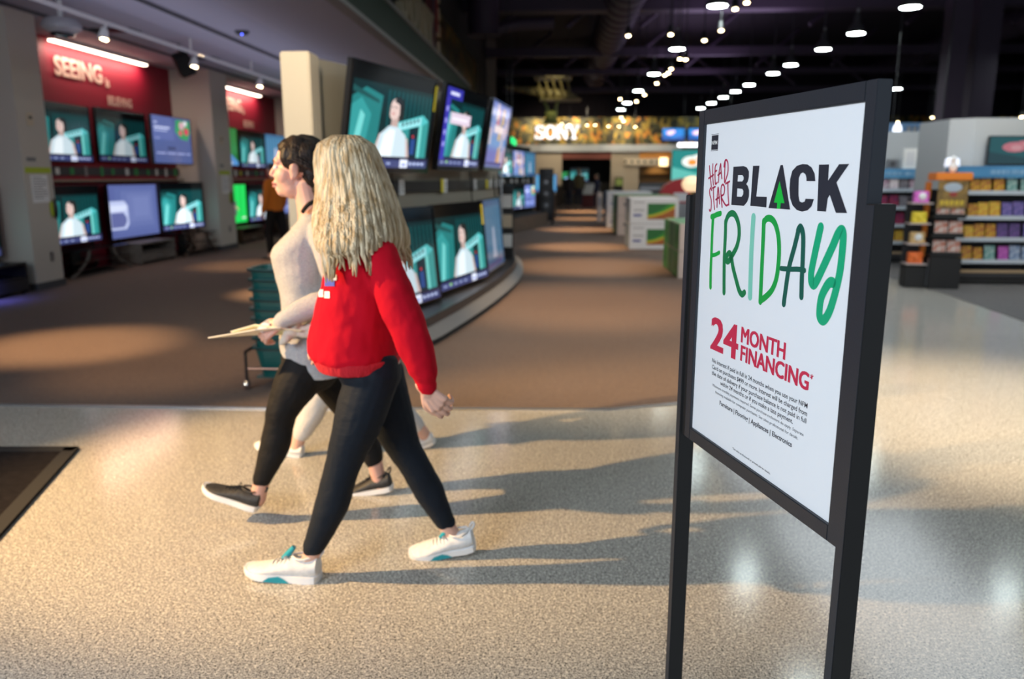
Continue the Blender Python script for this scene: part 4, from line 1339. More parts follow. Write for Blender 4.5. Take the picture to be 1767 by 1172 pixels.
make_tv('large teal screen with an orange flower above the red display', 2.4, 1.3, blot((.01, .16, .15), (.08, .34, .30), (.62, .66, .62), (.75, .22, .03)), None, (6.0, 34.5, 1.95), 0, dim=1.5, stand=True)
t = thing('screen_table', 'dark table under the large teal screen behind the red display', 'table', (6.0, 34.5, .008))
MB().box(-1.3, -.3, 1.20, 1.3, .3, 1.24).build('top', WOOD, t)
for sx in (-1, 1):
    MB().box(sx * 1.2 - .04, -.28, 0, sx * 1.2 + .04, .28, 1.20).build('leg', BLACK, t)
t = thing('white_strip_light', 'white glowing bar above the large teal screen', 'light', (6.0, 34.3, 2.72))
MB().box(-1.0, -.05, 0, 1.3, .05, .14).build('lens', mat('white_bar', (1, 1, 1), .4, emit=((.9, .92, 1), 4)), t, bevel=.02)
for sx in (-.8, 1.1):
    MB().cyl((sx, 0, .14), (sx, 0, 4.55), .012, n=6).build('hanger', BLACK, t)
for i, x in enumerate((5.72, 7.0, 8.25)):
    make_tv('blue screen with a pink blot on the gold mosaic band, %s of the group' % ordinal(i), 1.12, .60, blot((.02, .16, .45), (.02, .07, .26), (.70, .42, .55), (.72, .60, .66)), 'blue mosaic band screens', (x, 40.83, 3.55), 0, dim=1.8)
o = MB().box(6.15, 40.7, 2.65, 8.6, 40.85, 3.2).build('green_panel', mat('moss_panel', (.06, .16, .05), .6, noise=(2, (.22, .10, .03), 2)))
tag(o, 'moss green picture panel below the blue mosaic screens', 'panel')
t = thing('lampshade', 'glowing cream shade on a stand close behind the poster stand', 'lamp', (3.0, 18.2, .008))
MB().lathe([(.05, 1.48), (.17, 1.44), (.23, 1.32), (.20, 1.22), (.12, 1.14)], n=20).build('shade', mat('shade_glow', (.8, .6, .4), .6, emit=((1, .70, .42), .9)), t, smooth=True)
MB().cyl((0, 0, .02), (0, 0, 1.2), .03, n=10).build('stem', mat('brass', (.5, .3, .1), .3, 1), t, smooth=True)
MB().lathe([(.25, 0), (.25, .02), (.05, .05)], n=18).build('base', BLACK, t)
t = thing('bottle_shelf', 'dark shelf of small bottles in the back right opening', 'shelf', (5.1, 42.3, .008))
for z in (.9, 1.25, 1.6):
    MB().box(-.9, -.2, z, .9, .2, z + .03).build('board', mat('amber_wood', (.30, .15, .04), .5), t)
MB().box(-1.0, .2, 0, 1.0, .25, 2.2).build('back_panel', mat('tan_panel', (.32, .20, .08), .6), t)
for sx in (-1, 1):
    MB().box(sx * .93 - .03, -.2, 0, sx * .93 + .03, .2, 2.2).build('side_panel', MATTBLACK, t)
spot('shelf_lamp', (5.1, 41.8, 2.4), (5.1, 42.4, 1.2), 40, 90, .8, (1, .7, .35))

# the hanging sculpture: a slatted flying machine on struts
WEAVE = mat('gilded_wood', (.30, .25, .11), .5, noise=((6, 30, 6), (.16, .12, .05), 3))
t = thing('hanging_sculpture', 'gilded wooden flying machine hanging below the dark roof', 'sculpture', (-.55, 30, 4.6))
q = MB()
for k in range(9):
    x = -1.35 + k * .16
    q.box(x, -.25 + .02 * k, .02 - .012 * k, x + .13, .25, .10 - .02 * k)
q.build('tail', WEAVE, t)
MB().tube([(-1.45, 0, .10), (-.6, 0, -.02), (.1, 0, -.12), (.9, 0, -.20), (1.25, 0, -.30)], [.05, .14, .20, .15, .03], 12).build('hull', WEAVE, t, smooth=True)
for k in range(5):
    x = -.25 + k * .26
    MB().tube([(x, -.5, .38), (x + .1, -.4, .1), (x + .18, -.3, -.32)], .035, 8).build('rib', WEAVE, t, smooth=True)
MB().box(-.35, -.65, .35, 1.0, .5, .385).build('upper_wing', WEAVE, t)
MB().box(-.15, -.6, -.40, 1.35, .5, -.37).build('lower_wing', WEAVE, t)
for s in (-1, 1):
    MB().tube([(.25 + s * .30, 0, -.30), (.28 + s * .16, 0, -.62), (.26 + s * .12, 0, -1.18)], [.04, .06, .10], 8).build('strut', mat('lime_gilt', (.30, .33, .10), .5), t, smooth=True)
MB().lathe([(.30, -1.2), (.22, -1.05), (.16, -.8), (.05, -.72)], (.26, 0, 0), 12).build('pod', bpy.data.materials['lime_gilt'], t, smooth=True)
for x in (-1.0, .9):
    MB().cyl((x, 0, 0), (x, 0, 2.69), .012, n=6).build('cable', BLACK, t)
spot('sculpture_lamp', (.4, 27.5, 5.6), (-.4, 30, 4.3), 260, 30, .8, (1, .88, .5))

# ================================================================== roof steel, ducts and lamps
for i, (y, z, h, d) in enumerate([(23.0, 5.95, .75, .6), (30.0, 5.75, .30, .3), (34, 5.6, .22, .25), (38.5, 5.35, .25, .3)]):
    struct(MB().box(-2.7, y, z, 23.9, y + d, z + h).build('roof_beam', PURPLE, bevel=.02))
for i, x in enumerate((1.6, 10.9)):
    struct(MB().box(x + 8, 21.0, .007, x + 8.45, 21.5, 7.29).build('steel_column', PURPLE, bevel=.02) if i == 0 else MB().box(x, 22.4, .007, x + .6, 22.95, 7.29).build('steel_column', PURPLE, bevel=.02))
for i, x in enumerate((-1.9, .2, 2.4, 4.8, 7.4, 10.2, 13.2)):
    for k, (y, zz0, zz1, dx) in enumerate([(25.2, 5.9, 7.1, 1.5), (31.6, 5.6, 6.9, 1.6), (36.2, 5.4, 6.7, -1.6)]):
        o = MB().tube([(x, y, zz0), (x + dx, y + .3, zz1)], .07, 8).build('truss_beam', PURPLE, smooth=True)
        struct(o)
for i, (x, y0, y1, z, r) in enumerate([(1.75, 12, 40.5, 6.35, .58), (15.2, 14, 40.5, 6.5, .45)]):
    t = thing('air_duct', ['wide ribbed purple air duct under the roof along the aisle', 'narrower purple air duct high over the racks'][i], 'duct', (x, y0, z))
    q = MB()
    prof = []
    k = 0
    while k < (y1 - y0):
        for dy, rr in ((0, r), (.10, r), (.11, r * 1.03), (.16, r * 1.03), (.17, r)):
            prof.append((k + dy * 3, rr))
        k += .9
    q.rings([[(rr * cos(2 * pi * j / 24), yy, rr * sin(2 * pi * j / 24)) for j in range(24)] for yy, rr in prof])
    q.build('duct_shell', PURPLE, t, smooth=True)
    for k in range(3):
        yy = 4 + k * (y1 - y0 - 8) / 2
        MB().box(-.02, yy, r, .02, yy + .04, 7.29 - z).build('hanger', BLACK, t)
t = thing('air_duct', 'upright purple duct falling beside the dark bulkhead', 'duct', (-2.05, 22.4, 5.2))
MB().lathe([(.45, 0), (.45, .05), (.42, .06), (.42, 2.09)], n=20).build('duct_shell', PURPLE, t, smooth=True)
MB().tube([(.0, 0, .1), (.9, .3, .35), (1.9, .3, .38)], .16, 12).build('branch', PURPLE, t, smooth=True)

# pendants in two straight rows
proto = thing('pendant_lamp', 'x', 'pendant lamp', (0, 0, 4.7), 0, 'pendant lamps')
MB().lathe([(.19, .0), (.20, .012), (.205, .05), (.15, .16), (.075, .24), (.06, .42), (.02, .44)], n=20).build('shade', mat('pendant_shade', (.05, .05, .055), .4), proto, smooth=True)
MB().cyl((0, 0, -.004), (0, 0, .008), .185, n=20).build('disc', COOLBULB, proto)
MB().cyl((0, 0, .44), (0, 0, 2.59), .012, n=6).build('stem', BLACK, proto)
MB().ell((0, -.03, .50), (.035, .035, .05), n=10).build('socket', GREYMETAL, proto, smooth=True)
rows = [(3.03, [3.6, 8.6, 11.6, 16.35, 21.6, 26.65, 31.65, 36.7, 40.2], 'aisle row'), (6.8, [6.0, 11.2, 16.7, 19.55, 21.85, 24.75, 26.7, 29.9, 32.1, 34.4, 37.0, 39.7], 'rack row'), (-.9, [4.4], 'entrance'), (12.6, [17, 21.5, 26.5, 31.5, 36.4], 'outer row')]
first = True
for X, ys, nm in rows:
    for i, y in enumerate(ys):
        lab = 'white disc pendant lamp, %s along the %s' % (ordinal(i), {'aisle row': 'row over the carpet edge', 'rack row': 'row over the disc racks', 'entrance': 'entrance', 'outer row': 'row far over the racks'}[nm])
        if first:
            proto.location = (X, y, 4.7)
            proto['label'] = lab
            first = False
        else:
            dup(proto, (X, y, 4.7), label=lab)

# small warm track heads: where the photograph shows their glints
SPOTP = thing('track_spotlight', 'x', 'spotlight', (0, 0, 4.35), 0, 'warm track spotlights')
MB().cyl((0, 0, .16), (0, 0, 2.94), .012, n=6).build('stem', BLACK, SPOTP)
MB().tube([(0, 0, .19), (0, .0, .15), (0, -.02, .02), (0, -.025, .0)], [.03, .055, .07, .072], 12).build('head', BLACK, SPOTP, smooth=True)
MB().cyl((0, -.0255, -.002), (0, -.027, -.010), .042, n=12).build('bulb', BULB, SPOTP)
first = True
for i, (px, py, zz) in enumerate([(1084, 62, 4.5), (1157, 60, 4.5), (1244, 53, 4.5), (1268, 16, 4.5), (1173, 102, 4.5), (1183, 103, 4.5), (1158, 119, 4.5), (1147, 130, 4.5), (1153, 126, 4.5), (1133, 144, 4.3), (1070, 171, 4.2), (1098, 175, 4.2), (1112, 164, 4.3), (1072, 203, 3.7), (1076, 209, 3.6),
                                 (1013, 216, 3.9), (1027, 216, 3.9), (1050, 218, 3.9), (1068, 218, 3.9), (969, 214, 4.0), (983, 215, 4.0), (1096, 219, 3.9), (1549, 211, 3.6), (1608, 203, 3.6), (1632, 220, 3.6), (1599, 224, 3.4), (1762, 202, 3.2), (1215, 70, 4.6), (1288, 5, 4.5)]):
    D = 1385 * (zz - EYE) / (305.6 - py)
    p = P(px, py, min(D, 39.5))
    lab = 'small warm track spotlight, %s of the cluster %s' % (ordinal(i % 16), 'near the pendant row' if i < 16 else 'before the mosaic band and racks')
    if first:
        SPOTP.location = p
        SPOTP['label'] = lab
        first = False
        st0 = p.z
    else:
        r_ = dup(SPOTP, p, label=lab)
        st = [c for c in r_.children if c.name.startswith('stem')][0]
        st.scale.z = ((6.38 - sqrt(max(0, .58 ** 2 - (p.x - 1.75) ** 2)) if abs(p.x - 1.75) < .58 else 7.29) - p.z) / 2.94

# ================================================================== racks of discs on the right
CASES = [mat('case_art', c, .35, noise=(22, d, 2)) for c, d in [((.30, .05, .30), (.50, .12, .45)), ((.62, .40, .02), (.30, .06, .03)), ((.05, .06, .22), (.22, .15, .40)), ((.03, .22, .20), (.35, .45, .42)), ((.55, .55, .55), (.30, .10, .20)),
                                                               ((.02, .28, .07), (.30, .34, .05)), ((.40, .03, .04), (.10, .02, .10)), ((.06, .14, .30), (.40, .45, .55)), ((.55, .20, .03), (.60, .45, .05)), ((.10, .10, .12), (.25, .22, .24)), ((.60, .45, .50), (.75, .70, .70)), ((.16, .07, .26), (.06, .05, .14))]]
CASEN = ['violet', 'yellow', 'indigo', 'teal', 'grey', 'green', 'crimson', 'blue', 'orange', 'charcoal', 'pink', 'purple']
SHELFM = mat('rack_shelf', (.50, .55, .60), .4)
BLUEH = mat('blue_header', (.06, .22, .42), .5, noise=((1, 1, 4), (.10, .32, .55), 2))
PEG = mat('rack_back', (.035, .034, .036), .8)
OAK = mat('oak_kick', (.40, .28, .16), .6)


def rack(label, x0, x1, y, zs, top, nick, shelves_of):
    t = thing('disc_rack', label, 'rack', (x0, y, .007))
    w_ = x1 - x0
    MB().box(0, .28, 0, w_, .34, top).build('back_panel', PEG, t)
    MB().box(0, -.12, 0.02, w_, .28, .09).build('base', MATTBLACK, t)
    MB().box(0, -.13, .10, w_, .28, .16).build('kick_board', PEG, t)
    MB().box(.0, -.135, .165, w_, -.10, .20).build('oak_strip', OAK, t)
    h = MB().box(-.02, -.06, top - .13, w_ + .02, .28, top + .03).build('header', BLUEH, t, bevel=.006)
    MB().box(.4, -.064, top - .08, w_ - .1, -.0605, top - .02).build('header_lettering', mat('pale_blue_print', (.25, .42, .60), .6, noise=((30, 1, 1), (.08, .25, .45), 1)), h)
    for s in range(int(w_ / 1.2) + 2):
        xx = min(s * 1.2, w_)
        MB().box(xx - .02, .22, 0, xx + .02, .279, top - .13).build('upright', MATTBLACK, t)
    for z in zs:
        sh = MB().box(.01, -.06, z - .02, w_ - .01, .28, z).build('shelf', PEG, t)
        MB().box(.01, -.075, z - .045, w_ - .01, -.0605, z + .012).build('price_strip', SHELFM, sh)
    return t


case0 = MB().box(-.068, -.008, .001, .068, .008, .192).build('disc_case', CASES[0], bevel=.002)
used = [False]


def shelve(nick, x0, x1, y, zs, cols):
    rnd = random.Random(hash(nick) % 1000 if False else len(nick))
    cnt = {}
    for r, z in enumerate(zs):
        x = x0 + .09
        i = 0
        pal = cols[r]
        k = 0
        run = 0
        while x < x1 - .08:
            if run == 0:
                ci = pal[k % len(pal)]
                k += 1
                run = rnd.choice([1, 2, 2])
            run -= 1
            key = (r, ci)
            cnt[key] = cnt.get(key, 0) + 1
            if not used[0]:
                c = case0
                used[0] = True
            else:
                c = case0.copy()
                c.data = case0.data
                COL.objects.link(c)
            c.location = (x, y - .035, z + .007)
            c.rotation_euler = (R(-9), 0, rnd.uniform(-.05, .05))
            s = rnd.choice([.9, 1, 1, 1.06])
            c.scale = (s, 1, s)
            if len(c.material_slots):
                c.material_slots[0].link = 'OBJECT'
                c.material_slots[0].material = CASES[ci]
            tag(c, '%s disc case, %s of its colour, %s shelf, %s' % (CASEN[ci], ordinal(min(cnt[key] - 1, 15)), ['top', 'upper middle', 'lower middle', 'bottom'][r], nick), 'disc case', 'disc cases on the %s' % nick)
            i += 1
            x += .155 * s + rnd.choice([0, 0, .02])


zs = [1.27, .93, .635, .33]
rack('blue topped disc rack under the white panel with the teal screen', 5.46, 8.3, 11.35, zs, 1.58, 'rack under the teal screen', None)
shelve('rack under the teal screen', 5.46, 7.0, 11.35, zs, [[1, 1, 3, 10, 9], [1, 8, 2, 11, 9], [8, 1, 11, 2, 11, 4], [8, 1, 3, 0, 7, 4]])
zl = [1.26, .96, .66, .37]
rack('blue topped disc rack half hidden behind the poster stand', 4.9, 6.52, 14.1, zl, 1.57, 'rack behind the poster stand', None)
shelve('rack behind the poster stand', 5.5, 6.5, 14.1, zl, [[4, 10, 9, 4, 5], [6, 9, 11, 6, 7], [4, 6, 5, 3, 10], [6, 8, 7, 10, 7]])
WP = mat('white_panel', (.44, .46, .47), .6)
o = MB().prism([(5.57, 11.95), (5.83, 11.75), (9.4, 11.75), (9.4, 12.9), (5.57, 12.9)], .007, 2.28).build('white_block', WP)
tag(o, 'tall white display block with a chamfered corner behind the disc rack', 'display block')
o = MB().box(4.7, 14.55, .007, 6.46, 14.9, 2.25).build('white_block', WP)
tag(o, 'flat white display block behind the half hidden disc rack', 'display block')
make_tv('dark teal screen with a pink blot on the chamfered white block', 1.05, .40, blot((.01, .07, .08), (.01, .04, .05), (.40, .13, .16), (.45, .22, .24)), None, (6.50, 11.63, 1.83), 0, dim=1, bracket=.115)
t = thing('product_box', 'upright white product box on top of the half hidden disc rack', 'box', (6.0, 14.2, 1.608))
MB().box(-.11, -.06, 0, .11, .06, .34).build('carton', WHITE, t, bevel=.006)
MB().box(-.07, -.062, .05, .07, -.0605, .28).build('print', BOXW, t)
for i, x in enumerate((5.72, 6.33)):
    t = thing('small_speaker', 'small grey boxed speaker %s the white product box' % ['before', 'after'][i], 'speaker', (x, 14.22, 1.608))
    MB().box(-.09, -.06, 0, .09, .06, .16).build('carton', GREYMETAL, t, bevel=.006)
    MB().cyl((0, -.061, .08), (0, -.066, .08), .05, n=14).build('cone', DARKGREY, t)
t = thing('lit_store_sign', 'blue and amber lit sign between the two white blocks', 'sign', (8.2, 19.0, 2.2))
MB().box(-.70, 0, .10, .60, .08, .48).build('blue_panel', mat('sign_blue', (.05, .10, .16), .5, emit=((.05, .10, .18), .8)), t)
MB().box(-.70, -.02, -.10, .60, .10, .06).build('amber_bar', mat('amber_bar', (.8, .45, .05), .5, emit=((.9, .45, .06), 1.2)), t)
MB().ell((-.50, -.02, .30), (.10, .03, .17), n=14).build('white_capsule', mat('capsule_glow', (.9, .92, 1), .5, emit=((.85, .9, 1), 2)), t)
for k in range(6):
    MB().box(-.28 + k * .13, -.01, .22, -.20 + k * .13, -.001, .40).build('pale_letter', mat('dull_letter', (.35, .32, .3), .5), t)
for sx in (-.6, .5):
    MB().cyl((sx, .04, .48), (sx, .04, 5.09), .012, n=6).build('hanger', BLACK, t)
o = MB().box(7.2, 19.4, .007, 9.3, 19.5, 2.0).build('timber_panel', mat('timber_slats', (.30, .19, .09), .6, noise=((30, 1, 1), (.42, .28, .14), 2)))
tag(o, 'tan timber panel below the lit blue and amber sign', 'panel')

# promotional stand with an orange top
ORANGE = mat('orange_card', (.85, .24, .02), .6)
st = thing('promotional_stand', 'black promotional disc stand with an orange top at the terrazzo edge', 'display stand', (5.18, 10.95, .007), R(-9))
MB().box(-.19, -.22, 0, .19, .20, .42).build('base', MATTBLACK, st, bevel=.004)
MB().box(-.19, .12, .42, .19, .16, 1.30).build('back_board', MATTBLACK, st)
MB().box(-.22, -.20, 1.42, .22, .18, 1.52).build('orange_top', ORANGE, st, bevel=.01)
for k in range(4):
    MB().box(-.245, .06, .40 + .26 * k, -.192, .17, .40 + .26 * k + .22).build('orange_edge', ORANGE, st)
for k in range(4):
    z = .43 + .25 * k if k < 3 else 1.16
    if k < 3:
        MB().box(-.19, -.20, z, .19, .12, z + .02).build('tray', MATTBLACK, st)
        MB().box(-.19, -.20, z + .02, .19, -.19, z + .06).build('tray_lip', MATTBLACK, st)
q = MB().box(-.175, -.18, 1.06, .185, -.165, 1.415).build('picture_panel', mat('amber_picture', (.16, .10, .03), .5, noise=(14, (.34, .20, .05), 3)), st)
MB().ell((.0, -.182, 1.33), (.11, .004, .06), n=14).build('sky_patch', mat('sky_patch', (.42, .48, .55), .6), q)
MB().ell((.01, -.183, 1.24), (.05, .004, .03), n=12).build('red_patch', mat('red_patch', (.35, .05, .04), .6), q)
qq = MB()
for k in range(5):
    qq.box(-.14 + k * .06, -.186, 1.10, -.095 + k * .06, -.181, 1.165)
qq.build('yellow_letters', mat('yellow_print', (.60, .42, .04), .6), q)
MB().box(-.192, -.16, 1.02, .192, .12, 1.045).build('tray', MATTBLACK, st)
wing = MB()
for k in range(4):
    z = .30 + .27 * k
    MB().box(-.46, -.12, z, -.195, .14, z + .018).build('wing_tray', mat('wing_tray', (.55, .45, .42), .5), st)
MB().box(-.46, -.14, 0, -.20, .16, .27).build('wing_base', MATTBLACK, st, bevel=.004)
MB().box(-.46, .14, .27, -.20, .155, 1.20).build('wing_back', PEG, st)
MB().box(-.20, -.16, .02, -.192, -.14, .40).build('steel_edge', GREYMETAL, st)
MXs = MX.Translation((5.18, 10.95, .007)) @ MX.Rotation(R(-9), 4, 'Z')
art = mat('cartoon_case', (.62, .60, .55), .4, noise=(18, (.45, .10, .04), 2))
for r in range(3):
    for c in range(2):
        o = case0.copy()
        COL.objects.link(o)
        o.location = MXs @ V((-.085 + .175 * c, -.165, .453 + .25 * r))
        o.rotation_euler = (R(-6), 0, R(-9))
        o.scale = (1.15, 1, 1)
        o.material_slots[0].link = 'OBJECT'
        o.material_slots[0].material = art
        tag(o, 'pale red-pictured disc case, %s tray of the orange topped stand, %s' % (['bottom', 'middle', 'upper'][r], ['wing side', 'rack side'][c]), 'disc case', 'cases on the orange topped stand')
for k, (cn, cc, shp) in enumerate([('orange', (.75, .14, .01), 0), ('tan', (.55, .36, .14), 1), ('yellow', (.72, .55, .02), 2), ('magenta', (.60, .12, .50), 3)]):
    t = thing('toy_pack', '%s toy pack on the %s side tray of the orange topped stand' % (cn, ordinal(3 - k)), 'toy', MXs @ V((-.33, 0, .3185 + .27 * k)), R(-9))
    m = mat('toy_' + cn, cc, .5, noise=(16, tuple(min(1, v * 1.3 + .05) for v in cc), 2))
    MB().box(-.09, -.05, 0, .09, .05, .15).build('card', m, t, bevel=.008)
    MB().ell((.01, -.052, .08), (.05, .02, .05), n=12).build('blister', PAPER if k % 2 else m, t, smooth=True)
t = thing('pennant', 'white folded paper shape standing on the orange top of the stand', 'ornament', MXs @ V((.02, -.02, 1.521)))
MB().ell((0, 0, .075), (.055, .03, .075), n=14).build('body', PAPER, t, smooth=True)
MB().ell((-.01, -.01, .17), (.04, .025, .045), n=12).build('top', PAPER, t, smooth=True)
t = thing('lamp_head', 'white glowing lamp shade behind the orange topped stand', 'lamp', (5.52, 12.6 - .95, 1.60))
MB().lathe([(.03, .14), (.09, .12), (.10, .02), (.06, .0)], n=16).build('shade', mat('white_shade', (.8, .8, .85), .5, emit=((.8, .85, 1), .7)), t, smooth=True)
MB().cyl((0, 0, -.0), (0, 0, .02), .05, n=12).build('base', GREYMETAL, t)

# ================================================================== shopping baskets
TEAL = mat('teal_plastic', (.006, .085, .080), .35)
TEALD = mat('teal_plastic_deep', (.004, .05, .05), .4)
rk = thing('basket_stand', 'black wheeled tube stand under the stacked teal shopping baskets', 'basket stand', (-1.92, 5.42, .008))
for sx in (-1, 1):
    MB().tube(catmull([(sx * .24, -.19, .05), (sx * .24, -.19, .24), (sx * .24, -.16, .27), (sx * .24, .16, .27), (sx * .24, .19, .24), (sx * .24, .19, .05)], 4), .011, 8).build('side_frame', BLACK, rk, smooth=True)
MB().box(-.19, -.14, .072, .19, .14, .082).build('shelf', TEAL, rk)
for y in (-.19, .19):
    MB().cyl((-.24, y, .15), (.24, y, .15), .007, n=8).build('cross_bar', mat('copper_bar', (.35, .22, .18), .35, .8), rk, smooth=True)
for sx in (-1, 1):
    for sy in (-1, 1):
        q = MB().cyl((sx * .24 - .012, sy * .19, .035), (sx * .24 + .012, sy * .19, .035), .035, n=14).build('caster', CHROME if (sx, sy) == (-1, -1) else BLACK, rk, smooth=True)


def basket(label, z, first=None):
    t = thing('shopping_basket', label, 'basket', (-1.92, 5.42, z), 0, 'stacked shopping baskets')
    o_, i_ = [], []
    prof = [(.165, .125, 0), (.185, .140, .10), (.205, .155, .20), (.225, .17, .20), (.225, .17, .215), (.200, .150, .215), (.180, .135, .10), (.158, .118, .006)]

    def ring(a, b, zz):
        out = []
        for k in range(20):
            an = 2 * pi * k / 20
            c, s_ = cos(an), sin(an)
            e = .35
            out.append((a * math.copysign(abs(c) ** e, c), b * math.copysign(abs(s_) ** e, s_), zz))
        return out
    MB().rings([ring(a, b, zz) for a, b, zz in prof]).build('basket_body', TEAL, t)
    q = MB()
    for k in range(9):
        x = -.18 + k * .045
        pass
    for s_ in (-1, 1):
        MB().tube(catmull([(-.19, s_ * .156, .20), (-.18, s_ * .18, .205), (-.08, s_ * .183, .20), (.08, s_ * .183, .20), (.18, s_ * .18, .205), (.19, s_ * .156, .20)], 3), .005, 6).build('handle', BLACK, t, smooth=True)
    return t


NB = 9
b0 = basket('teal shopping basket, lowest of the nested stack', .091)
for k in range(1, NB):
    dup(b0, (-1.92 + .003 * (k % 2), 5.42, (.091 + .0685 * k)), label='teal shopping basket, %s from the bottom of the nested stack' % ordinal(k))

# ================================================================== people
def soft(name, mb, voxel, mats, parent=None, smooth_it=3, wrinkle=None, org=None, deci=None):
    """melts overlapping volumes into one continuous skin"""
    me = bpy.data.meshes.new(name)
    me.from_pydata(mb.v, [], mb.f)
    o = bpy.data.objects.new(name, me)
    COL.objects.link(o)
    bm = bmesh.new()
    bm.from_mesh(me)
    bmesh.ops.recalc_face_normals(bm, faces=bm.faces)
    bm.to_mesh(me)
    bm.free()
    m = o.modifiers.new('r', 'REMESH')
    m.mode = 'VOXEL'
    m.voxel_size = voxel
    if wrinkle:
        tex = bpy.data.textures.new('folds', 'CLOUDS')
        tex.noise_scale = wrinkle[0]
        tex.noise_depth = 2
        d = o.modifiers.new('d', 'DISPLACE')
        d.texture = tex
        d.strength = wrinkle[1]
        d.mid_level = .5
        d.texture_coords = 'LOCAL'
    s_ = o.modifiers.new('s', 'SMOOTH')
    s_.factor = .5
    s_.iterations = smooth_it
    dg = bpy.context.evaluated_depsgraph_get()
    me2 = bpy.data.meshes.new_from_object(o.evaluated_get(dg))
    bpy.data.objects.remove(o)
    me2.name = name
    me2.materials.clear()
    for mm_ in (mats if isinstance(mats, (list, tuple)) else [mats]):
        me2.materials.append(mm_)
    me2.polygons.foreach_set('use_smooth', [True] * len(me2.polygons))
    if org is not None:
        me2.transform(MX.Translation(-V(org)))
    o2 = bpy.data.objects.new(name, me2)
    COL.objects.link(o2)
    if parent:
        o2.parent = parent
    return o2


def chain(mb, pts, n=14, k=4):
    """limb through (point, radius) pairs, smoothly tapered"""
    c = catmull([(*V(p), r) if False else V((*p, r)) for p, r in pts], k) if False else None
    P4 = [(V(p), r) for p, r in pts]
    pp, rr = [], []
    for i in range(len(P4) - 1):
        p0, p1, p2, p3 = P4[max(i - 1, 0)], P4[i], P4[i + 1], P4[min(i + 2, len(P4) - 1)]
        for j in range(k):
            t = j / k
            f = lambda a, b, c_, d: .5 * ((2 * b) + (c_ - a) * t + (2 * a - 5 * b + 4 * c_ - d) * t * t + (3 * b - a - 3 * c_ + d) * t ** 3)
            pp.append(f(p0[0], p1[0], p2[0], p3[0]))
            rr.append(max(.003, f(p0[1], p1[1], p2[1], p3[1])))
    pp.append(P4[-1][0])
    rr.append(P4[-1][1])
    mb.tube(pp, rr, n, dome=True)


def torso(mb, secs, f, n=28, k=3):
    """sections (centre, half depth along f, half width across)"""
    f = V(f).normalized()
    s_ = V((-f.y, f.x, 0))
    rs = []
    ex = []
    for i in range(len(secs) - 1):
        q = [secs[max(i - 1, 0)], secs[i], secs[i + 1], secs[min(i + 2, len(secs) - 1)]]
        for j in range(k):
            t = j / k
            g = lambda a, b, c_, d: .5 * ((2 * b) + (c_ - a) * t + (2 * a - 5 * b + 4 * c_ - d) * t * t + (3 * b - a - 3 * c_ + d) * t ** 3)
            ex.append((g(*[V(z[0]) for z in q]), g(*[z[1] for z in q]), g(*[z[2] for z in q])))
    ex.append((V(secs[-1][0]), secs[-1][1], secs[-1][2]))
    for c, d, w_ in ex:
        rs.append([c + f * d * cos(2 * pi * j / n) + s_ * w_ * sin(2 * pi * j / n) for j in range(n)])
    mb.rings(rs)


def head(mb, c, f, tilt=0, sc=1.0, neck=None):
    """head with face: f the way it looks; returns its frame"""
    f = V(f).normalized()
    z = V((0, 0, 1))
    s_ = z.cross(f).normalized()
    q = MX.Rotation(tilt, 3, s_)
    X, Y, Z = q @ f, s_, q @ z
    B = MX((X, Y, Z)).transposed()
    W = lambda x, y, zz: V(c) + B @ V((x, y, zz)) * sc
    e = lambda x, y, zz, a, b, d: mb.ell(W(x, y, zz), (a * sc, b * sc, d * sc), B, 20)
    e(-.014, 0, .030, .094, .074, .088)
    e(.026, 0, -.030, .060, .057, .086)
    e(.018, 0, -.070, .058, .050, .050)
    e(.052, 0, -.094, .028, .028, .020)
    e(.062, 0, .022, .028, .052, .022)
    for k in (-1, 1):
        e(.042, k * .034, -.030, .034, .028, .036)
        e(.080, k * .011, -.036, .010, .007, .007)
        e(-.004, k * .074, -.012, .018, .008, .030)
        e(.000, k * .077, -.002, .014, .008, .018)
        e(.002, k * .073, -.036, .009, .007, .010)
    chain(mb, [(W(.078, 0, .018), .008 * sc), (W(.089, 0, -.006), .0085 * sc), (W(.100, 0, -.027), .0085 * sc), (W(.095, 0, -.033), .008 * sc)], 10, 3)
    e(.080, 0, -.050, .010, .010, .014)
    e(.084, 0, -.0605, .011, .021, .0065)
    e(.082, 0, -.0735, .011, .018, .0075)
    e(.074, 0, -.086, .010, .020, .010)
    return W, B


def face_bits(parent, W, B, sc, org, iris=(.05, .03, .02), brow=(.03, .02, .015)):
    """eyes, brows and lips as parts of the person"""
    EYE_ = mat('eye_white', (.75, .72, .70), .2)
    IR = mat('iris', iris, .15)
    LIP = mat('lips', (.50, .16, .15), .45)
    BR = mat('eyebrow', brow, .8)
    for k in (-1, 1):
        q = MB().ell(W(.074, k * .031, -.002) - V(org), (.0125 * sc, .0135 * sc, .0095 * sc), B, 12).build('eye', EYE_, parent, smooth=2)
        MB().ell(W(.0845, k * .031, -.002) - V(org), (.003 * sc, .006 * sc, .006 * sc), B, 10).build('iris', IR, q, smooth=2)
        MB().tube([W(.086, k * .012, .018) - V(org), W(.087, k * .028, .024) - V(org), W(.076, k * .047, .019) - V(org)], [.003, .004, .002], 6).build('eyebrow', BR, parent, smooth=2)
    MB().tube([W(.083, -.022, -.066) - V(org), W(.092, -.008, -.061) - V(org), W(.0945, 0, -.0625) - V(org), W(.092, .008, -.061) - V(org), W(.083, .022, -.066) - V(org)], [.002, .005, .005, .005, .002], 8).tube([W(.083, -.020, -.068) - V(org), W(.092, 0, -.0745) - V(org), W(.083, .020, -.068) - V(org)], [.002, .006, .002], 8).build('lips', LIP, parent, smooth=2)


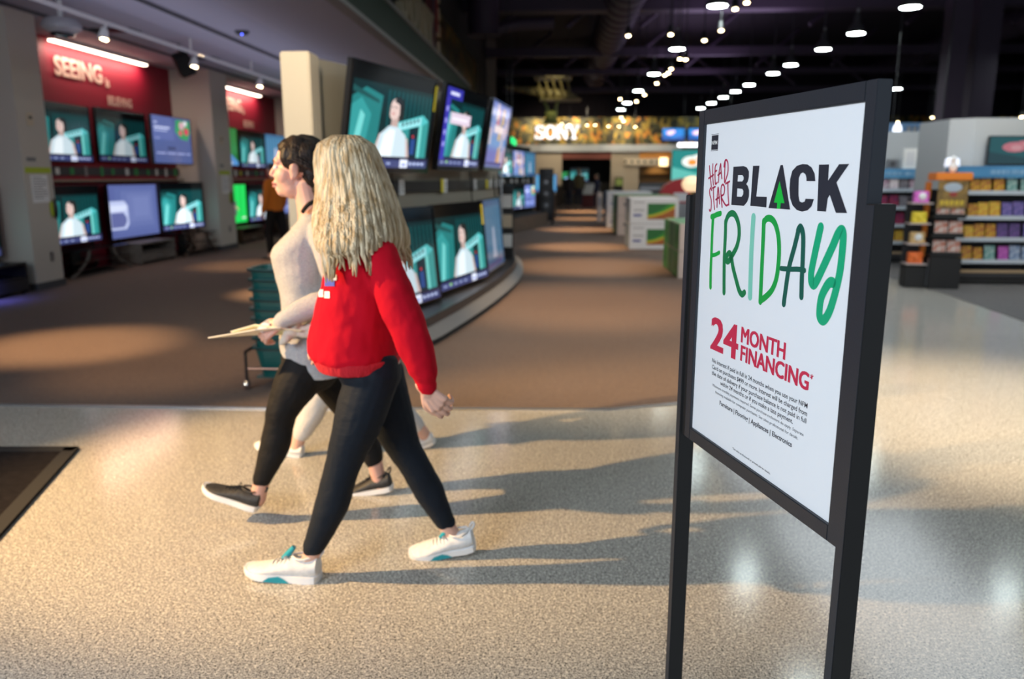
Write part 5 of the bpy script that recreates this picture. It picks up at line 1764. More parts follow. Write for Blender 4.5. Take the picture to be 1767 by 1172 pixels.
def hand(mb, wrist, d, n, thumb_side, curl=(35, 45, 35), sc=1.0, spread=.0205, thumb_curl=.3):
    """palm, four fingers and a thumb; d towards the fingers, n out of the palm"""
    d = V(d).normalized()
    n = V(n)
    n = (n - d * n.dot(d)).normalized()
    s_ = d.cross(n)
    if s_.dot(V(thumb_side)) < 0:
        s_ = -s_
    Wp = V(wrist)
    L = .082 * sc
    tips = []
    chain(mb, [(Wp - d * .02, .021 * sc), (Wp + d * .015, .022 * sc)], 12, 2)
    off = [1.5, .5, -.5, -1.5]
    for i in range(4):
        base = Wp + d * (L - abs(off[i] - .3) * .006) + s_ * off[i] * spread * sc
        chain(mb, [(Wp + d * .012 + s_ * off[i] * .010 * sc, .0135 * sc), (Wp + d * .05 * sc + s_ * off[i] * .0165 * sc, .0125 * sc), (base, .0105 * sc)], 10, 2)
        ln = [(.042, .025, .020), (.046, .029, .021), (.043, .027, .020), (.034, .020, .018)][i]
        a = 0
        p = base
        pts = [(p - d * .01, .0095 * sc)]
        for j in range(3):
            a += R(curl[j] + 3 * i)
            dd = d * cos(a) + n * sin(a) + s_ * off[i] * .03
            p = p + dd.normalized() * ln[j] * sc
            pts.append((p, (.0088, .0080, .0068)[j] * sc))
        chain(mb, pts, 10, 3)
        tips.append(p)
    b = Wp + d * .018 + s_ * .018 * sc
    t1 = b + (s_ * .62 + d * .72 + n * thumb_curl).normalized() * .042 * sc
    t2 = t1 + (s_ * .15 + d * .9 + n * thumb_curl * 1.4).normalized() * .032 * sc
    t3 = t2 + (d * .9 + n * thumb_curl * 1.6 - s_ * .1).normalized() * .024 * sc
    chain(mb, [(b, .0145 * sc), (t1, .0115 * sc), (t2, .0095 * sc), (t3, .0075 * sc)], 10, 3)
    return tips


def shoe(parent, org, heel, toe, roll_up=(0, 0, 1), mats=None, name='shoe', low=False, ln=None):
    """heel and toe: where the sole's underside begins and ends"""
    heel, toe = V(heel), V(toe)
    x = (toe - heel)
    L = x.length
    x.normalize()
    z = V(roll_up)
    z = (z - x * z.dot(x)).normalized()
    y = z.cross(x)
    B = MX((x, y, z)).transposed().to_4x4()
    M_ = MX.Translation(heel - V(org)) @ B @ MX.Diagonal((L, L, L, 1))
    up, sl, ac, lc = mats

    def sect(t, w_, zb, zt, n=16, bow=.0):
        out = []
        for k in range(n):
            a = 2 * pi * k / n
            c, s__ = cos(a), sin(a)
            yy = w_ * math.copysign(abs(c) ** .8, c) + bow
            zz_ = zb + (zt - zb) * (s__ * .5 + .5) if True else 0
            wd_ = 1 - .25 * max(0, s__) ** 2
            out.append((t, yy * wd_ + bow, zz_))
        return out
    U = MB()
    U.M = M_
    hts = [(.005, .08, .30), (.03, .125, .36), (.12, .145, .33 if not low else .22), (.25, .148, .30 if not low else .19), (.36, .150, .315 if not low else .18), (.46, .155, .27 if not low else .175), (.58, .165, .225 if not low else .17), (.70, .175, .19 if not low else .165), (.82, .165, .165), (.92, .125, .145), (.985, .06, .115)]
    if low:
        hts[0], hts[1] = (.005, .08, .22), (.03, .125, .27)
    U.rings([sect(t, w_, .06, h) for t, w_, h in hts])
    s_o = U.build(name, up, parent, smooth=True)
    So = MB()
    So.M = M_
    prof = [(.0, .085), (.04, .135), (.16, .155), (.32, .150), (.48, .155), (.62, .175), (.74, .182), (.86, .165), (.95, .115), (1.0, .05)]
    ringz = []
    for t, w_ in prof:
        lift = .05 * max(0, (t - .72) / .28) ** 2 + .02 * max(0, (.08 - t) / .08)
        th = .105 if not low else .075
        ringz.append([(t, -w_, lift + .012), (t, -w_ * .92, lift), (t, w_ * .92, lift), (t, w_, lift + .012), (t, w_ * .98, th + lift * .6), (t, -w_ * .98, th + lift * .6)])
    So.rings(ringz)
    So.build('sole', sl, s_o, smooth=True)
    if ac:
        for sg in (-1, 1):
            A = MB()
            A.M = M_
            A.add([(.36, sg * .158, .012), (.52, sg * .166, .005), (.70, sg * .188, .018), (.62, sg * .178, .075), (.50, sg * .163, .095), (.42, sg * .158, .06)], [(0, 1, 2, 3, 4, 5)])
            A.build('sole_patch', ac, s_o, recalc=False)
        T = MB()
        T.M = M_
        T.tube([(.50, 0, .275), (.42, 0, .345), (.345, 0, .44)], [.022, .04, .03], 8).build('tongue', ac, s_o, smooth=True)
    if lc:
        Lc = MB()
        Lc.M = M_
        for k in range(4):
            t = .44 + k * .055
            h = .275 - k * .022
            Lc.tube([(t, -.10, h - .03), (t + .01, -.04, h + .012), (t + .012, .04, h + .012), (t, .10, h - .03)], .011, 6)
        Lc.tube(catmull([(.42, 0, .31), (.44, -.09, .33), (.40, -.06, .30), (.42, 0, .31), (.45, .09, .33), (.40, .06, .30)], 3), .009, 6)
        Lc.build('laces', lc, s_o, smooth=True)
    if not low:
        Hh = MB()
        Hh.M = M_
        Hh.tube(catmull([(.01, 0, .34), (-.04, 0, .42), (-.02, 0, .46), (.03, 0, .40)], 3), [.018] * 10, 6).build('heel_tab', up, s_o, smooth=True)
        C = MB()
        C.M = M_
        C.tube([(.06 + .30 * (.5 - .5 * cos(a)), .105 * sin(a), .325 + .02 * (cos(a) > .5)) for a in [2 * pi * k / 18 for k in range(19)]], .016, 6).build('collar', lc or up, s_o, smooth=True)
    return s_o


SKIN = mat('fair_skin', (.62, .36, .27), .5, noise=(30, (.66, .40, .31), 3))
SKIN2 = mat('rosy_skin', (.60, .34, .26), .5, noise=(25, (.64, .36, .29), 3))
NAVYLEG = mat('navy_leggings', (.005, .009, .016), .75, spec=.25, bump=((14, 14, 26), .25))
BLACKLEG = mat('black_leggings', (.007, .0065, .007), .75, spec=.25, bump=((14, 14, 26), .3))
REDK = mat('red_sweatshirt', (.50, .003, .016), .9, spec=.15, bump=((9, 9, 7), .5))
HEATHER = mat('heather_knit', (.33, .33, .345), .95, spec=.15, noise=(160, (.41, .41, .415), 3), bump=((10, 10, 7), .35))

# ---------------------------------------------------------------- the blonde woman in the red sweatshirt
F1 = V((-1, -.12, 0))
Y1 = 2.75
ORG1 = V((-.76, 2.75, 0))
bl = MB()
hc1 = P(590, 296, 2.74)
W1, B1 = head(bl, hc1, (-1, .10, 0), R(4), 1.0)
chain(bl, [(hc1 + V((.02, 0, -.06)), .052), (P(606, 365, Y1), .052), (P(616, 395, Y1), .062)], 16)
torso(bl, [(P(618, 392, Y1), .05, .08), (P(622, 425, Y1), .075, .13), (P(626, 470, Y1), .10, .15), (P(622, 530, Y1), .095, .135), (P(630, 590, Y1), .10, .15), (P(640, 640, Y1), .11, .165), (P(642, 665, Y1), .07, .10)], F1)
# near arm swings back, far arm forward
ARM1 = [(P(640, 445, 2.66), .040), (P(672, 495, 2.57), .040), (P(703, 562, 2.525), .036), (P(720, 610, 2.53), .033), (P(733, 668, 2.54), .024)]
chain(bl, ARM1)
hand(bl, P(733, 672, 2.54), (.62, .02, -.72), (.12, .95, -.05), (-.7, 0, -.6), (30, 55, 40), .98)
chain(bl, [(P(622, 425, 2.90), .045), (P(606, 500, 2.95), .040), (P(590, 560, 2.95), .034), (P(578, 590, 2.93), .026)])
hand(bl, P(576, 592, 2.93), (-.5, 0, -.6), (0, -1, 0), (-.7, 0, .6), (40, 60, 40), .9)
HL, HR = P(646, 640, 2.68), P(654, 640, 2.83)
LEGL = [(HL, .088), (P(622, 715, 2.655), .084), (P(597, 785, 2.65), .062), (P(586, 822, 2.65), .057), (P(573, 870, 2.65), .056), (P(550, 925, 2.65), .040), (P(537, 962, 2.655), .033), (P(532, 985, 2.655), .034)]
LEGR = [(HR, .086), (P(674, 715, 2.83), .080), (P(697, 772, 2.83), .060), (P(714, 800, 2.83), .054), (P(739, 845, 2.85), .052), (P(764, 893, 2.86), .037), (P(777, 918, 2.865), .032), (P(784, 932, 2.865), .033)]
chain(bl, LEGL)
chain(bl, LEGR)
blonde = soft('person', bl, .0036, SKIN, None, 3, None, ORG1)
blonde.location = ORG1
tag(blonde, 'long haired blonde woman in a red sweatshirt striding past, closer of the walkers', 'person')
face_bits(blonde, W1, B1, 1.0, ORG1, (.10, .16, .22), (.25, .17, .10))
# sweatshirt
sw = MB()
torso(sw, [(P(614, 385, Y1), .062, .085), (P(618, 402, Y1), .085, .125), (P(623, 428, Y1), .112, .190), (P(628, 465, Y1), .134, .195), (P(624, 515, Y1), .155, .185), (P(617, 560, Y1), .166, .185), (P(612, 590, Y1), .168, .190), (P(612, 610, Y1 - .01), .158, .190), (P(617, 624, Y1 - .01), .130, .17)], F1)
chain(sw, [(P(642, 428, 2.63), .070), (P(664, 470, 2.585), .067), (P(684, 520, 2.545), .064), (P(704, 566, 2.525), .063), (P(721, 612, 2.525), .058), (P(731, 640, 2.53), .051), (P(734, 653, 2.535), .038)], 18)
chain(sw, [(P(731, 648, 2.535), .036), (P(736, 665, 2.54), .034)], 14, 2)
chain(sw, [(P(622, 415, 2.88), .075), (P(606, 495, 2.93), .068), (P(592, 555, 2.93), .060), (P(582, 585, 2.92), .040)], 16)
for a, b_, r_ in [((648, 490), (680, 588), .008)]:
    chain(sw, [(P(*a, 2.585), r_), (P((a[0] + b_[0]) / 2 + 6, (a[1] + b_[1]) / 2, 2.57), r_ * 1.3), (P(*b_, 2.585), r_)], 10)
shirt1 = soft('sweatshirt', sw, .006, REDK, blonde, 6, (.10, .020), ORG1)
hm = MB()
torso(hm, [(P(616, 610, Y1 - .01), .160, .188), (P(617, 620, Y1 - .01), .154, .184), (P(618, 632, Y1 - .01), .142, .174)], F1, k=4)
hem = soft('hem_band', hm, .006, mat('red_rib', (.50, .006, .018), .9, bump=((60, 60, 2), .4)), shirt1, 2, None, ORG1)
# leggings
lg_ = MB()
torso(lg_, [(P(622, 600, Y1), .11, .155), (P(634, 630, Y1), .120, .172), (P(642, 655, Y1), .105, .165), (P(648, 676, Y1), .06, .11)], F1)
chain(lg_, [(p, r + .006) for p, r in LEGL[:-2]] + [(P(540, 945, 2.652), .040)], 18)
chain(lg_, [(p, r + .006) for p, r in LEGR[:-2]] + [(P(770, 900, 2.862), .037)], 18)
soft('leggings', lg_, .006, NAVYLEG, blonde, 4, (.07, .006), ORG1)
WSH = mat('white_trainer', (.70, .70, .69), .6, noise=(60, (.60, .60, .60), 2))
WSO = mat('white_sole', (.80, .80, .80), .5)
TEALA = mat('teal_accent', (.01, .30, .36), .5)
shoe(blonde, ORG1, P(553, 1003, 2.645) * 1, P(424, 990, 2.66), (0.05, 0, 1), (WSH, WSO, TEALA, WSH))
shoe(blonde, ORG1, P(822, 944, 2.875), P(708, 962, 2.855), (-.1, -.25, 1), (WSH, WSO, TEALA, WSH))
# hair: a soft mass with long loose locks over it
BLOND = mat('blonde_hair', (.42, .27, .12), .45, noise=((55, 55, 4), (.80, .67, .46), 4), bump=((160, 160, 6), .6))
hr = MB()
prof1 = [(235, 597, .030, .030), (241, 597, .068, .064), (256, 597, .096, .090), (280, 601, .104, .100), (310, 609, .112, .112), (345, 616, .124, .130), (380, 624, .130, .175), (405, 632, .128, .215), (425, 636, .118, .235), (440, 640, .10, .20)]
# the mass itself stays behind the face; loose locks fall past the cheeks
back1 = [(236, 600, .030, .030), (242, 600, .066, .064), (256, 603, .088, .086), (280, 614, .084, .094), (310, 625, .086, .104), (345, 634, .090, .118), (380, 643, .092, .150), (405, 650, .088, .175), (425, 654, .076, .17), (440, 656, .055, .12)]
torso(hr, [(P(cx, py, 2.735), a, b_) for py, cx, a, b_ in back1], (-1, .10, 0), 24)
ct = hc1 + V((.005, 0, 0))
rnd = random.Random(11)
hairmass = soft('hair', hr, .007, BLOND, blonde, 3, (.05, .012), ORG1)


def prof_at(z):
    zs_ = [(P(cx, py, 2.735), a, b_) for py, cx, a, b_ in prof1]
    if z >= zs_[0][0].z:
        return zs_[0]
    for (c0, a0, b0), (c1, a1, b1) in zip(zs_[:-1], zs_[1:]):
        if c1.z <= z <= c0.z:
            t = (c0.z - z) / (c0.z - c1.z)
            return c0.lerp(c1, t), a0 + (a1 - a0) * t, b0 + (b1 - b0) * t
    c, a, b_ = zs_[-1]
    k = zs_[-1][0].z - z
    return c + V((.06 * k, 0, -k)), .12, .225


LOCKS = MB()
f1 = V((-1, .10, 0)).normalized()
s1 = V((-f1.y, f1.x, 0))
for i in range(185):
    if i < 130:                                  # the side the camera sees
        th = rnd.uniform(R(47), R(178)) if i % 3 else rnd.uniform(R(47), R(80))
    else:
        th = rnd.uniform(R(178), R(313))
    front = th < R(66)
    back_ = th > R(118)
    py_end = rnd.uniform(432, 478) if front else (rnd.uniform(425, 472) if back_ else rnd.choice([rnd.uniform(385, 415), rnd.uniform(410, 460), rnd.uniform(430, 468)]))
    z0, z1 = P(600, 237, 2.735).z, P(600, py_end, 2.7).z
    N = 16
    pts, rr = [], []
    ph, am = rnd.uniform(0, 6.28), rnd.uniform(.002, .009)
    rad = rnd.uniform(.008, .014)
    bend = rnd.uniform(-.10, .10)
    for k in range(N):
        t = k / (N - 1)
        z = z0 + (z1 - z0) * t
        c, a, b_ = prof_at(z)
        q = th + bend * t + am * 4 * sin(ph + 5 * t) * t
        e = 1.03 + .02 * sin(ph + 9 * t)
        cq, sq = cos(q), sin(q)
        if cq > 0:                              # past the cheeks, not across the face
            sq = math.copysign(abs(sq) ** .55, sq)
            cq *= 1.12
        p = V((c.x, c.y, z)) + f1 * a * e * cq + s1 * b_ * e * sq
        p += V((sin(ph + 7 * t), cos(ph + 6 * t), 0)) * am * t
        pts.append(p - ORG1)
        rr.append(rad * (.55 + .9 * t - 1.36 * t ** 5) + .0010)
    LOCKS.tube(pts, rr, 6)
LOCKS.build('hair_locks', BLOND, blonde, smooth=2)
# printing on the chest, laid on the cloth
bvh1 = BVHTree.FromPolygons([v.co + ORG1 for v in shirt1.data.vertices], [tuple(p.vertices) for p in shirt1.data.polygons])


def decal(name, bvh, parent, org, o0, du, dv, dr, rects, m):
    q = MB()
    for u0, v0, u1, v1 in rects:
        nu, nv = max(2, int((u1 - u0) / .012)), max(2, int((v1 - v0) / .012))
        g = []
        for j in range(nv + 1):
            for i in range(nu + 1):
                o_ = V(o0) + V(du) * (u0 + (u1 - u0) * i / nu) + V(dv) * (v0 + (v1 - v0) * j / nv)
                h = bvh.ray_cast(o_, V(dr).normalized())
                g.append(h[0] + h[1] * .003 - V(org) if h[0] else None)
        for j in range(nv):
            for i in range(nu):
                ids = [j * (nu + 1) + i, j * (nu + 1) + i + 1, (j + 1) * (nu + 1) + i + 1, (j + 1) * (nu + 1) + i]
                if all(g[k] is not None for k in ids):
                    q.poly([g[k] for k in ids])
    return q.build(name, m, parent, recalc=False) if q.f else None


cam0 = V((0, 0, EYE))
for px0, py0, px1, py1, mt in [(552, 446, 572, 468, 'print_blue'), (556, 470, 578, 494, 'print_blue'), (563, 452, 578, 470, 'print_white'), (570, 474, 582, 484, 'print_white'), (541, 497, 549, 512, 'print_white'), (551, 500, 559, 513, 'print_white'), (561, 503, 570, 515, 'print_white')]:
    m_ = bpy.data.materials.get(mt) or mat(mt, (.05, .08, .40) if mt == 'print_blue' else (.75, .75, .76), .7)
    q = MB()
    g = []
    for j in range(5):
        for i in range(5):
            h_ = bvh1.ray_cast(cam0, ray(px0 + (px1 - px0) * i / 4, py0 + (py1 - py0) * j / 4).normalized())
            g.append(h_[0] + h_[1] * .003 - ORG1 if h_[0] else None)
    for j in range(4):
        for i in range(4):
            ids = [j * 5 + i, j * 5 + i + 1, j * 5 + i + 6, j * 5 + i + 5]
            if all(g[k] is not None for k in ids) and max((g[ids[0]] - g[k]).length for k in ids) < .05:
                q.poly([g[k] for k in ids])
    if q.f:
        q.build('chest_print', m_, shirt1, recalc=False)

# ---------------------------------------------------------------- the dark haired woman with the leaflets
F2 = V((-1, -.08, 0))
Y2 = 3.28
ORG2 = V((-1.0, 3.28, 0))
br = MB()
hc2 = P(513, 290, 3.28)
W2, B2 = head(br, hc2, (-1, -.10, 0), R(-3), 1.06)
chain(br, [(hc2 + V((.03, 0, -.06)), .056), (P(535, 350, Y2), .056), (P(545, 385, Y2), .075)], 16)
torso(br, [(P(545, 378, Y2), .06, .09), (P(543, 402, Y2), .09, .175), (P(535, 440, Y2), .135, .165), (P(536, 490, Y2), .11, .145), (P(538, 540, Y2), .112, .145), (P(540, 590, Y2), .125, .165), (P(541, 625, Y2), .125, .175), (P(542, 655, Y2), .08, .12)], F2)
ARM2 = [(P(560, 408, 3.12), .046), (P(575, 460, 3.07), .043), (P(586, 515, 3.05), .038), (P(545, 525, 3.03), .036), (P(512, 540, 3.03), .031), (P(484, 556, 3.04), .024)]
chain(br, ARM2)
hand(br, P(482, 559, 3.04), (-.80, .05, -.42), (.1, .85, -.5), (-.3, 0, .9), (38, 48, 30), 1.0, thumb_curl=.5)
chain(br, [(P(548, 408, 3.45), .044), (P(560, 480, 3.50), .040), (P(575, 540, 3.48), .034), (P(585, 585, 3.46), .024)])
hand(br, P(586, 592, 3.46), (.2, 0, -.9), (0, -1, 0), (-.9, 0, -.2), (30, 40, 30), .95)
H2L, H2R = P(535, 620, 3.20), P(548, 625, 3.38)
LEG2L = [(H2L, .092), (P(512, 660, 3.17), .088), (P(487, 708, 3.14), .062), (P(482, 735, 3.14), .055), (P(474, 770, 3.14), .058), (P(458, 812, 3.13), .040), (P(450, 838, 3.13), .034), (P(444, 862, 3.13), .036)]
LEG2R = [(H2R, .090), (P(585, 675, 3.42), .080), (P(614, 722, 3.45), .058), (P(628, 750, 3.46), .053), (P(641, 780, 3.47), .046), (P(648, 803, 3.47), .036), (P(652, 820, 3.47), .033), (P(655, 838, 3.47), .034)]
chain(br, LEG2L)
chain(br, LEG2R)
brun = soft('person', br, .0038, SKIN2, None, 3, None, ORG2)
brun.location = ORG2
tag(brun, 'dark haired woman in a grey knit top walking with leaflets in her hand', 'person')
face_bits(brun, W2, B2, 1.06, ORG2)
kn = MB()
torso(kn, [(P(548, 368, Y2), .062, .10), (P(545, 385, Y2), .080, .150), (P(541, 405, Y2), .112, .185), (P(533, 432, Y2), .152, .185), (P(534, 465, Y2), .145, .172), (P(538, 510, Y2), .128, .160), (P(541, 550, Y2), .130, .162), (P(540, 590, Y2), .140, .178), (P(545, 615, Y2), .135, .182)], F2)
chain(kn, [(P(558, 402, 3.13), .064), (P(574, 460, 3.07), .056), (P(586, 515, 3.05), .052), (P(545, 526, 3.03), .048), (P(512, 541, 3.03), .044), (P(487, 555, 3.035), .036)], 16)
chain(kn, [(P(548, 402, 3.44), .060), (P(560, 480, 3.50), .054), (P(575, 545, 3.48), .046), (P(583, 580, 3.465), .036)], 14)
knit = soft('knit_top', kn, .006, HEATHER, brun, 5, (.09, .012), ORG2)
# tail of the shirt and the sleeves tied round the waist
tl = MB()
torso(tl, [(P(540, 596, Y2), .14, .178), (P(552, 622, Y2), .125, .18), (P(568, 640, Y2), .10, .17)], F2)
soft('shirt_tail', tl, .007, HEATHER, brun, 3, (.06, .01), ORG2)
KNOT = mat('beige_knit', (.52, .47, .40), .9, noise=(140, (.60, .55, .47), 2))
kt = MB()
k0 = P(503, 572, 3.06)
kt.ell(k0, (.034, .03, .03))
chain(kt, [(k0, .020), (P(520, 570, 3.06), .018), (P(545, 562, 3.07), .020), (P(580, 565, 3.10), .02)], 10)
chain(kt, [(k0, .020), (P(525, 577, 3.06), .016), (P(560, 578, 3.08), .018)], 10)
chain(kt, [(k0, .022), (P(494, 584, 3.04), .020), (P(487, 592, 3.04), .014)], 10)
chain(kt, [(k0, .018), (P(514, 555, 3.04), .018), (P(526, 545, 3.04), .02)], 10)
soft('waist_knot', kt, .005, KNOT, brun, 3, (.03, .008), ORG2)
st_ = MB()
for k in range(13):
    a = R(-75 + 150 * k / 12)
cpts = [P(536, 372, Y2 - .10), P(529, 362, Y2 - .118), P(534, 352, Y2 - .10), P(548, 345, Y2 - .03), P(556, 345, Y2 + .05)]
MB().tube([p - ORG2 for p in catmull([P(522, 366, Y2 - .085), P(531, 354, Y2 - .10), P(545, 347, Y2 - .085), P(560, 346, Y2 - .03), P(566, 350, Y2 + .04)], 5)], .009, 8).build('dark_neckline', BLACKLEG, brun, smooth=2)
lg2 = MB()
torso(lg2, [(P(540, 592, Y2), .125, .168), (P(541, 620, Y2), .133, .182), (P(543, 645, Y2), .115, .172), (P(546, 668, Y2), .06, .11)], F2)
chain(lg2, [(p, r + .006) for p, r in LEG2L[:-2]] + [(P(452, 828, 3.13), .040)], 18)
chain(lg2, [(p, r + .006) for p, r in LEG2R[:-3]] + [(P(645, 796, 3.47), .043)], 18)
soft('leggings', lg2, .006, BLACKLEG, brun, 4, (.06, .007), ORG2)
BSH = mat('black_trainer', (.016, .015, .016), .6, noise=(70, (.03, .03, .03), 2))
shoe(brun, ORG2, P(446, 882, 3.12), P(349, 846, 3.13), (-.35, 0, 1), (BSH, WSO, None, BSH))
shoe(brun, ORG2, P(679, 845, 3.47), P(592, 857, 3.475), (0, -.05, 1), (BSH, WSO, None, BSH))
# dark hair drawn back from the face
DARKH = mat('dark_hair', (.009, .006, .005), .5, spec=.25, noise=((50, 50, 50), (.022, .013, .010), 3), bump=((90, 90, 20), .4))
ha = MB()
h = lambda x, y, z, a, b_, c_: ha.ell(W2(x, y, z), (a * 1.06, b_ * 1.06, c_ * 1.06), B2, 20)
h(-.030, 0, .042, .094, .082, .088)
h(.012, 0, .074, .062, .066, .042)
h(-.070, 0, -.020, .058, .072, .070)
h(-.074, 0, -.075, .036, .050, .050)
h(.012, -.058, .040, .044, .024, .050)
h(.012, .058, .040, .044, .024, .050)
h(-.030, -.064, -.005, .024, .016, .045)
soft('hair', ha, .005, DARKH, brun, 3, (.03, .008), ORG2)
hl_ = MB()
for i in range(90):
    v_ = rnd.uniform(-1, 1)
    sg = 1 if i % 2 else -1
    st = W2(.072 - .030 * abs(v_), sg * (.012 + .058 * abs(v_)), .082 - .055 * abs(v_) ** 2)
    en = W2(-.085 + rnd.uniform(-.02, .02), sg * rnd.uniform(.0, .05), -.055 + rnd.uniform(-.06, .03))
    mid = W2(-.01, sg * (.050 + .034 * abs(v_)), .116 - .09 * abs(v_) ** 1.5)
    mid2 = W2(-.085, sg * (.03 + .045 * abs(v_)), .065 - .08 * abs(v_))
    pts = catmull([st, st.lerp(mid, .5) + V((0, 0, .006)), mid, mid2, en], 4)
    n_ = len(pts)
    hl_.tube([p - ORG2 for p in pts], [.0035 + .004 * sin(pi * k / (n_ - 1)) for k in range(n_)], 5)
for i in range(16):
    b0_ = W2(-.07, rnd.uniform(-.05, .05), -.06)
    hl_.tube([p - ORG2 for p in catmull([b0_, b0_ + V((.01, rnd.uniform(-.01, .01), -.04)), b0_ + V((rnd.uniform(-.02, .03), rnd.uniform(-.02, .02), -.085))], 4)], [.006, .006, .006, .006, .005, .004, .003, .002, .001], 5)
hl_.build('hair_strands', DARKH, brun, smooth=2)
# leaflets held in the hand
LEAF = mat('leaflet_paper', (.72, .66, .50), .6, noise=(9, (.74, .72, .42), 2))
LEAF2 = mat('pale_leaflet', (.78, .72, .60), .6)
for lab, pts, dz, m in [('long pale leaflet pointing forward from the dark haired woman\'s hand', [P(359, 584, 3.05), P(440, 570, 2.98), P(484, 566, 2.99), P(478, 578, 3.08), P(430, 579, 3.10)], .004, LEAF2),
                        ('folded yellowish leaflet lying on the long one in the hand', [P(398, 574, 3.03), P(440, 562, 3.02), P(478, 567, 3.0), P(520, 572, 3.03), P(500, 579, 3.09), P(440, 576, 3.08)], .006, LEAF)]:
    q = MB()
    n_ = len(pts)
    q.add(list(pts) + [p + V((0, 0, dz)) for p in pts], [tuple(range(n_)), tuple(range(n_, 2 * n_))] + [(i, (i + 1) % n_, n_ + (i + 1) % n_, n_ + i) for i in range(n_)])
    o = q.build('leaflet', m)
    tag(o, lab, 'leaflet', 'leaflets in the hand')
q = MB()
c0_, c1_ = P(441, 571, 3.02), P(454, 556, 3.02)
e_ = V((.0, .06, .005))
w2_ = (P(466, 560, 3.02) - c1_)
q.add([c0_, c0_ + w2_, c1_ + w2_, c1_, c0_ + e_, c0_ + w2_ + e_, c1_ + w2_ + e_, c1_ + e_], [(3, 2, 1, 0), (4, 5, 6, 7), (0, 1, 5, 4), (1, 2, 6, 5), (2, 3, 7, 6), (3, 0, 4, 7)])
o = q.build('phone', mat('white_phone', (.78, .80, .80), .3), bevel=.003)
tag(o, 'white phone pinched on top of the leaflets by the thumb', 'phone')


# ---------------------------------------------------------------- the others
def simple_person(label, org, f, hgt, top, legs, shoe_c, skin, hair_c, stride=.10, vox=.014, arms='down', hair_long=False, cat='person', legpts=None, sleeves=None):
    """a walker seen small or mostly hidden: one continuous body with clothes, hair and shoes"""
    org = V(org)
    f = V(f).normalized()
    s_ = V((-f.y, f.x, 0))
    k = hgt / 1.70
    at = lambda x, y, z: org + (f * x + s_ * y + V((0, 0, z))) * k
    m = MB()
    hc = at(.02, 0, 1.58)
    W_, B_ = head(m, hc, f, 0, k)
    chain(m, [(at(.0, 0, 1.50), .052 * k), (at(-.01, 0, 1.40), .06 * k)])
    torso(m, [(at(-.01, 0, 1.42), .05 * k, .09 * k), (at(-.01, 0, 1.36), .085 * k, .17 * k), (at(0, 0, 1.22), .10 * k, .15 * k), (at(0, 0, 1.05), .09 * k, .13 * k), (at(0, 0, .92), .105 * k, .155 * k), (at(0, 0, .82), .08 * k, .13 * k)], f)
    lp = legpts or [[(at(0, sg * .08, .90), .082 * k), (at(sg * stride * .5, sg * .09, .68), .076 * k), (at(sg * stride * .9, sg * .09, .47), .055 * k), (at(sg * stride * .8, sg * .09, .32), .052 * k), (at(sg * stride, sg * .09, .11), .036 * k), (at(sg * stride, sg * .09, .05), .036 * k)] for sg in (-1, 1)]
    for l_ in lp:
        chain(m, l_)
    ap = sleeves or [[(at(-.01, sg * .165, 1.36), .045 * k), (at(-.02, sg * .21, 1.20), .040 * k), (at(-.01, sg * .225, 1.06), .035 * k), (at(.05, sg * .22, .92), .029 * k), (at(.09, sg * .21, .83), .023 * k)] for sg in (-1, 1)]
    for sg, a_ in zip((-1, 1), ap):
        chain(m, a_)
        hand(m, a_[-1][0], a_[-1][0] - a_[-2][0], s_ * -sg, f, (25, 30, 25), k * .95)
    o = soft('person', m, vox * .55, skin, None, 2, None, org)
    o.location = org
    tag(o, label, cat)
    face_bits(o, W_, B_, k, org)
    t_ = MB()
    torso(t_, [(at(-.01, 0, 1.44), .058 * k, .09 * k), (at(-.01, 0, 1.38), .10 * k, .175 * k), (at(0, 0, 1.24), .125 * k, .175 * k), (at(0, 0, 1.05), .118 * k, .160 * k), (at(0, 0, .90), .125 * k, .178 * k), (at(0, 0, .86), .11 * k, .16 * k)], f)
    for a_ in ap:
        chain(t_, [(p, r + .018 * k) for p, r in a_[:-1]] + [(a_[-1][0].lerp(a_[-2][0], .2), a_[-1][1] + .012 * k)])
    soft('jacket', t_, vox, top, o, 3, (.08, .015), org)
    g_ = MB()
    torso(g_, [(at(0, 0, .96), .11 * k, .16 * k), (at(0, 0, .86), .115 * k, .165 * k), (at(0, 0, .76), .06 * k, .10 * k)], f)
    for l_ in lp:
        chain(g_, [(p, r + .014 * k) for p, r in l_[:-2]] + [(l_[-2][0].lerp(l_[-3][0], .12), l_[-2][1] + .012 * k)])
    soft('trousers', g_, vox, legs, o, 3, (.06, .008), org)
    x_ = MB()
    for a_, b_, c_, d_, e_, g2 in [(-.028, 0, .040, .095, .082, .086), (-.06, 0, -.02, .058, .072, .075), (.02, 0, .082, .06, .062, .042)] + ([(-.05, 0, -.12, .055, .085, .11)] if hair_long else []):
        x_.ell(W_(a_, b_, c_), (d_ * k, e_ * k, g2 * k), B_, 18)
    soft('hair', x_, vox * .6, mat('hair_tone', hair_c, .5, bump=((90, 90, 20), .4)), o, 2, None, org)
    return o, at, lp


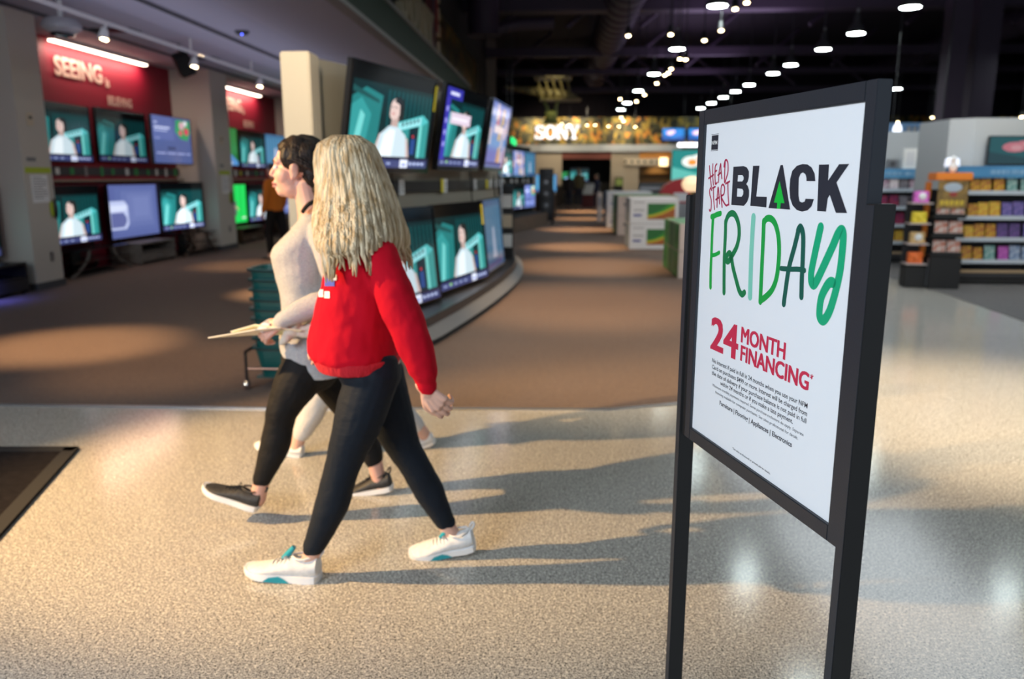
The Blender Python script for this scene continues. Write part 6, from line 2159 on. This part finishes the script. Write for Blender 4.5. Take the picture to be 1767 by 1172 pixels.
GREYSW = mat('light_grey_joggers', (.50, .49, .48), .9, noise=(150, (.58, .57, .56), 2), bump=((10, 10, 10), .4))
DENIM = mat('pale_denim', (.16, .22, .40), .85, bump=((30, 30, 30), .2))
ORG3 = V((-1.02, 4.02, 0))
p3 = lambda x, y, yy: P(x, y, yy)
LG3 = [[(P(604, 585, 3.97), .085), (P(578, 640, 3.96), .080), (P(548, 690, 3.95), .060), (P(537, 715, 3.95), .055), (P(518, 752, 3.95), .036), (P(511, 776, 3.95), .034)],
       [(P(614, 590, 4.10), .085), (P(645, 650, 4.10), .076), (P(668, 690, 4.11), .056), (P(690, 708, 4.11), .052), (P(724, 738, 4.12), .035), (P(733, 752, 4.12), .034)]]
SL3 = [[(P(600, 400, 3.85), .045), (P(612, 455, 3.82), .040), (P(618, 505, 3.82), .035), (P(604, 545, 3.84), .028), (P(590, 572, 3.86), .023)],
       [(P(600, 400, 4.18), .045), (P(612, 455, 4.22), .040), (P(620, 505, 4.2), .035), (P(612, 545, 4.18), .028), (P(604, 575, 4.16), .023)]]
third, at3, _ = simple_person('walker in light grey joggers and white slip-on shoes hidden behind the blonde woman', ORG3, (-1, 0, 0), 1.56, DENIM, GREYSW, None, SKIN, (.10, .06, .04), vox=.009, legpts=LG3, sleeves=SL3)
WSL = mat('white_slip_on', (.78, .77, .75), .6)
shoe(third, ORG3, P(523, 789, 3.95), P(440, 772, 3.96), (-.1, -.05, 1), (WSL, WSO, None, None), low=True)
shoe(third, ORG3, P(752, 764, 4.13), P(676, 788, 4.11), (-.3, -.1, 1), (WSL, WSO, None, None), low=True)
ORANGEK = mat('orange_sweater', (.62, .17, .012), .9, bump=((30, 30, 30), .3))
op = V((-5.05, 14.0, .008))
orange, at_o, lp_o = simple_person('person in an orange sweater and black trousers watching the far red bay', op, (-.9, .42, 0), 1.70, ORANGEK, BLACKLEG, None, SKIN, (.03, .02, .015))
for l_ in lp_o:
    a = l_[-1][0]
    shoe(orange, op, V((a.x + .06, a.y - .03, .008)), V((a.x - .17, a.y + .08, .008)), (0, 0, 1), (BSH, BSH, None, None), low=True)
NAVYJ = mat('navy_coat', (.012, .018, .05), .85)
OLIVE = mat('olive_coat', (.10, .09, .045), .9)
STONE = mat('dark_jeans', (.02, .025, .045), .85)
for i, (px, py, yy, hg, tp, lab, f_, hcl) in enumerate([(981, 357, 37.0, 1.66, mat('black_coat', (.02, .022, .03), .85), 'shopper in a black coat standing far down the aisle', (.2, 1, 0), (.03, .02, .02)),
                                                    (998, 357, 37.3, 1.85, OLIVE, 'tall shopper in an olive coat far down the aisle', (-.1, 1, 0), (.30, .22, .14)),
                                                    (1029, 358, 36.5, 1.60, NAVYJ, 'shopper in a navy coat by the service counter far down the aisle', (-.9, .4, 0), (.20, .16, .12))]):
    g_ = P(px, py, yy)
    og = V((g_.x, yy, .008))
    o, at_, lp_ = simple_person(lab, og, f_, hg, tp, STONE, None, SKIN, hcl, stride=.06, vox=.03)
    fv = V(f_).normalized()
    for l_ in lp_:
        a = l_[-1][0]
        h0 = V((a.x, a.y, .008)) - fv * .08
        shoe(o, og, h0, h0 + fv * .27, (0, 0, 1), (BSH, BSH, None, None), low=True)
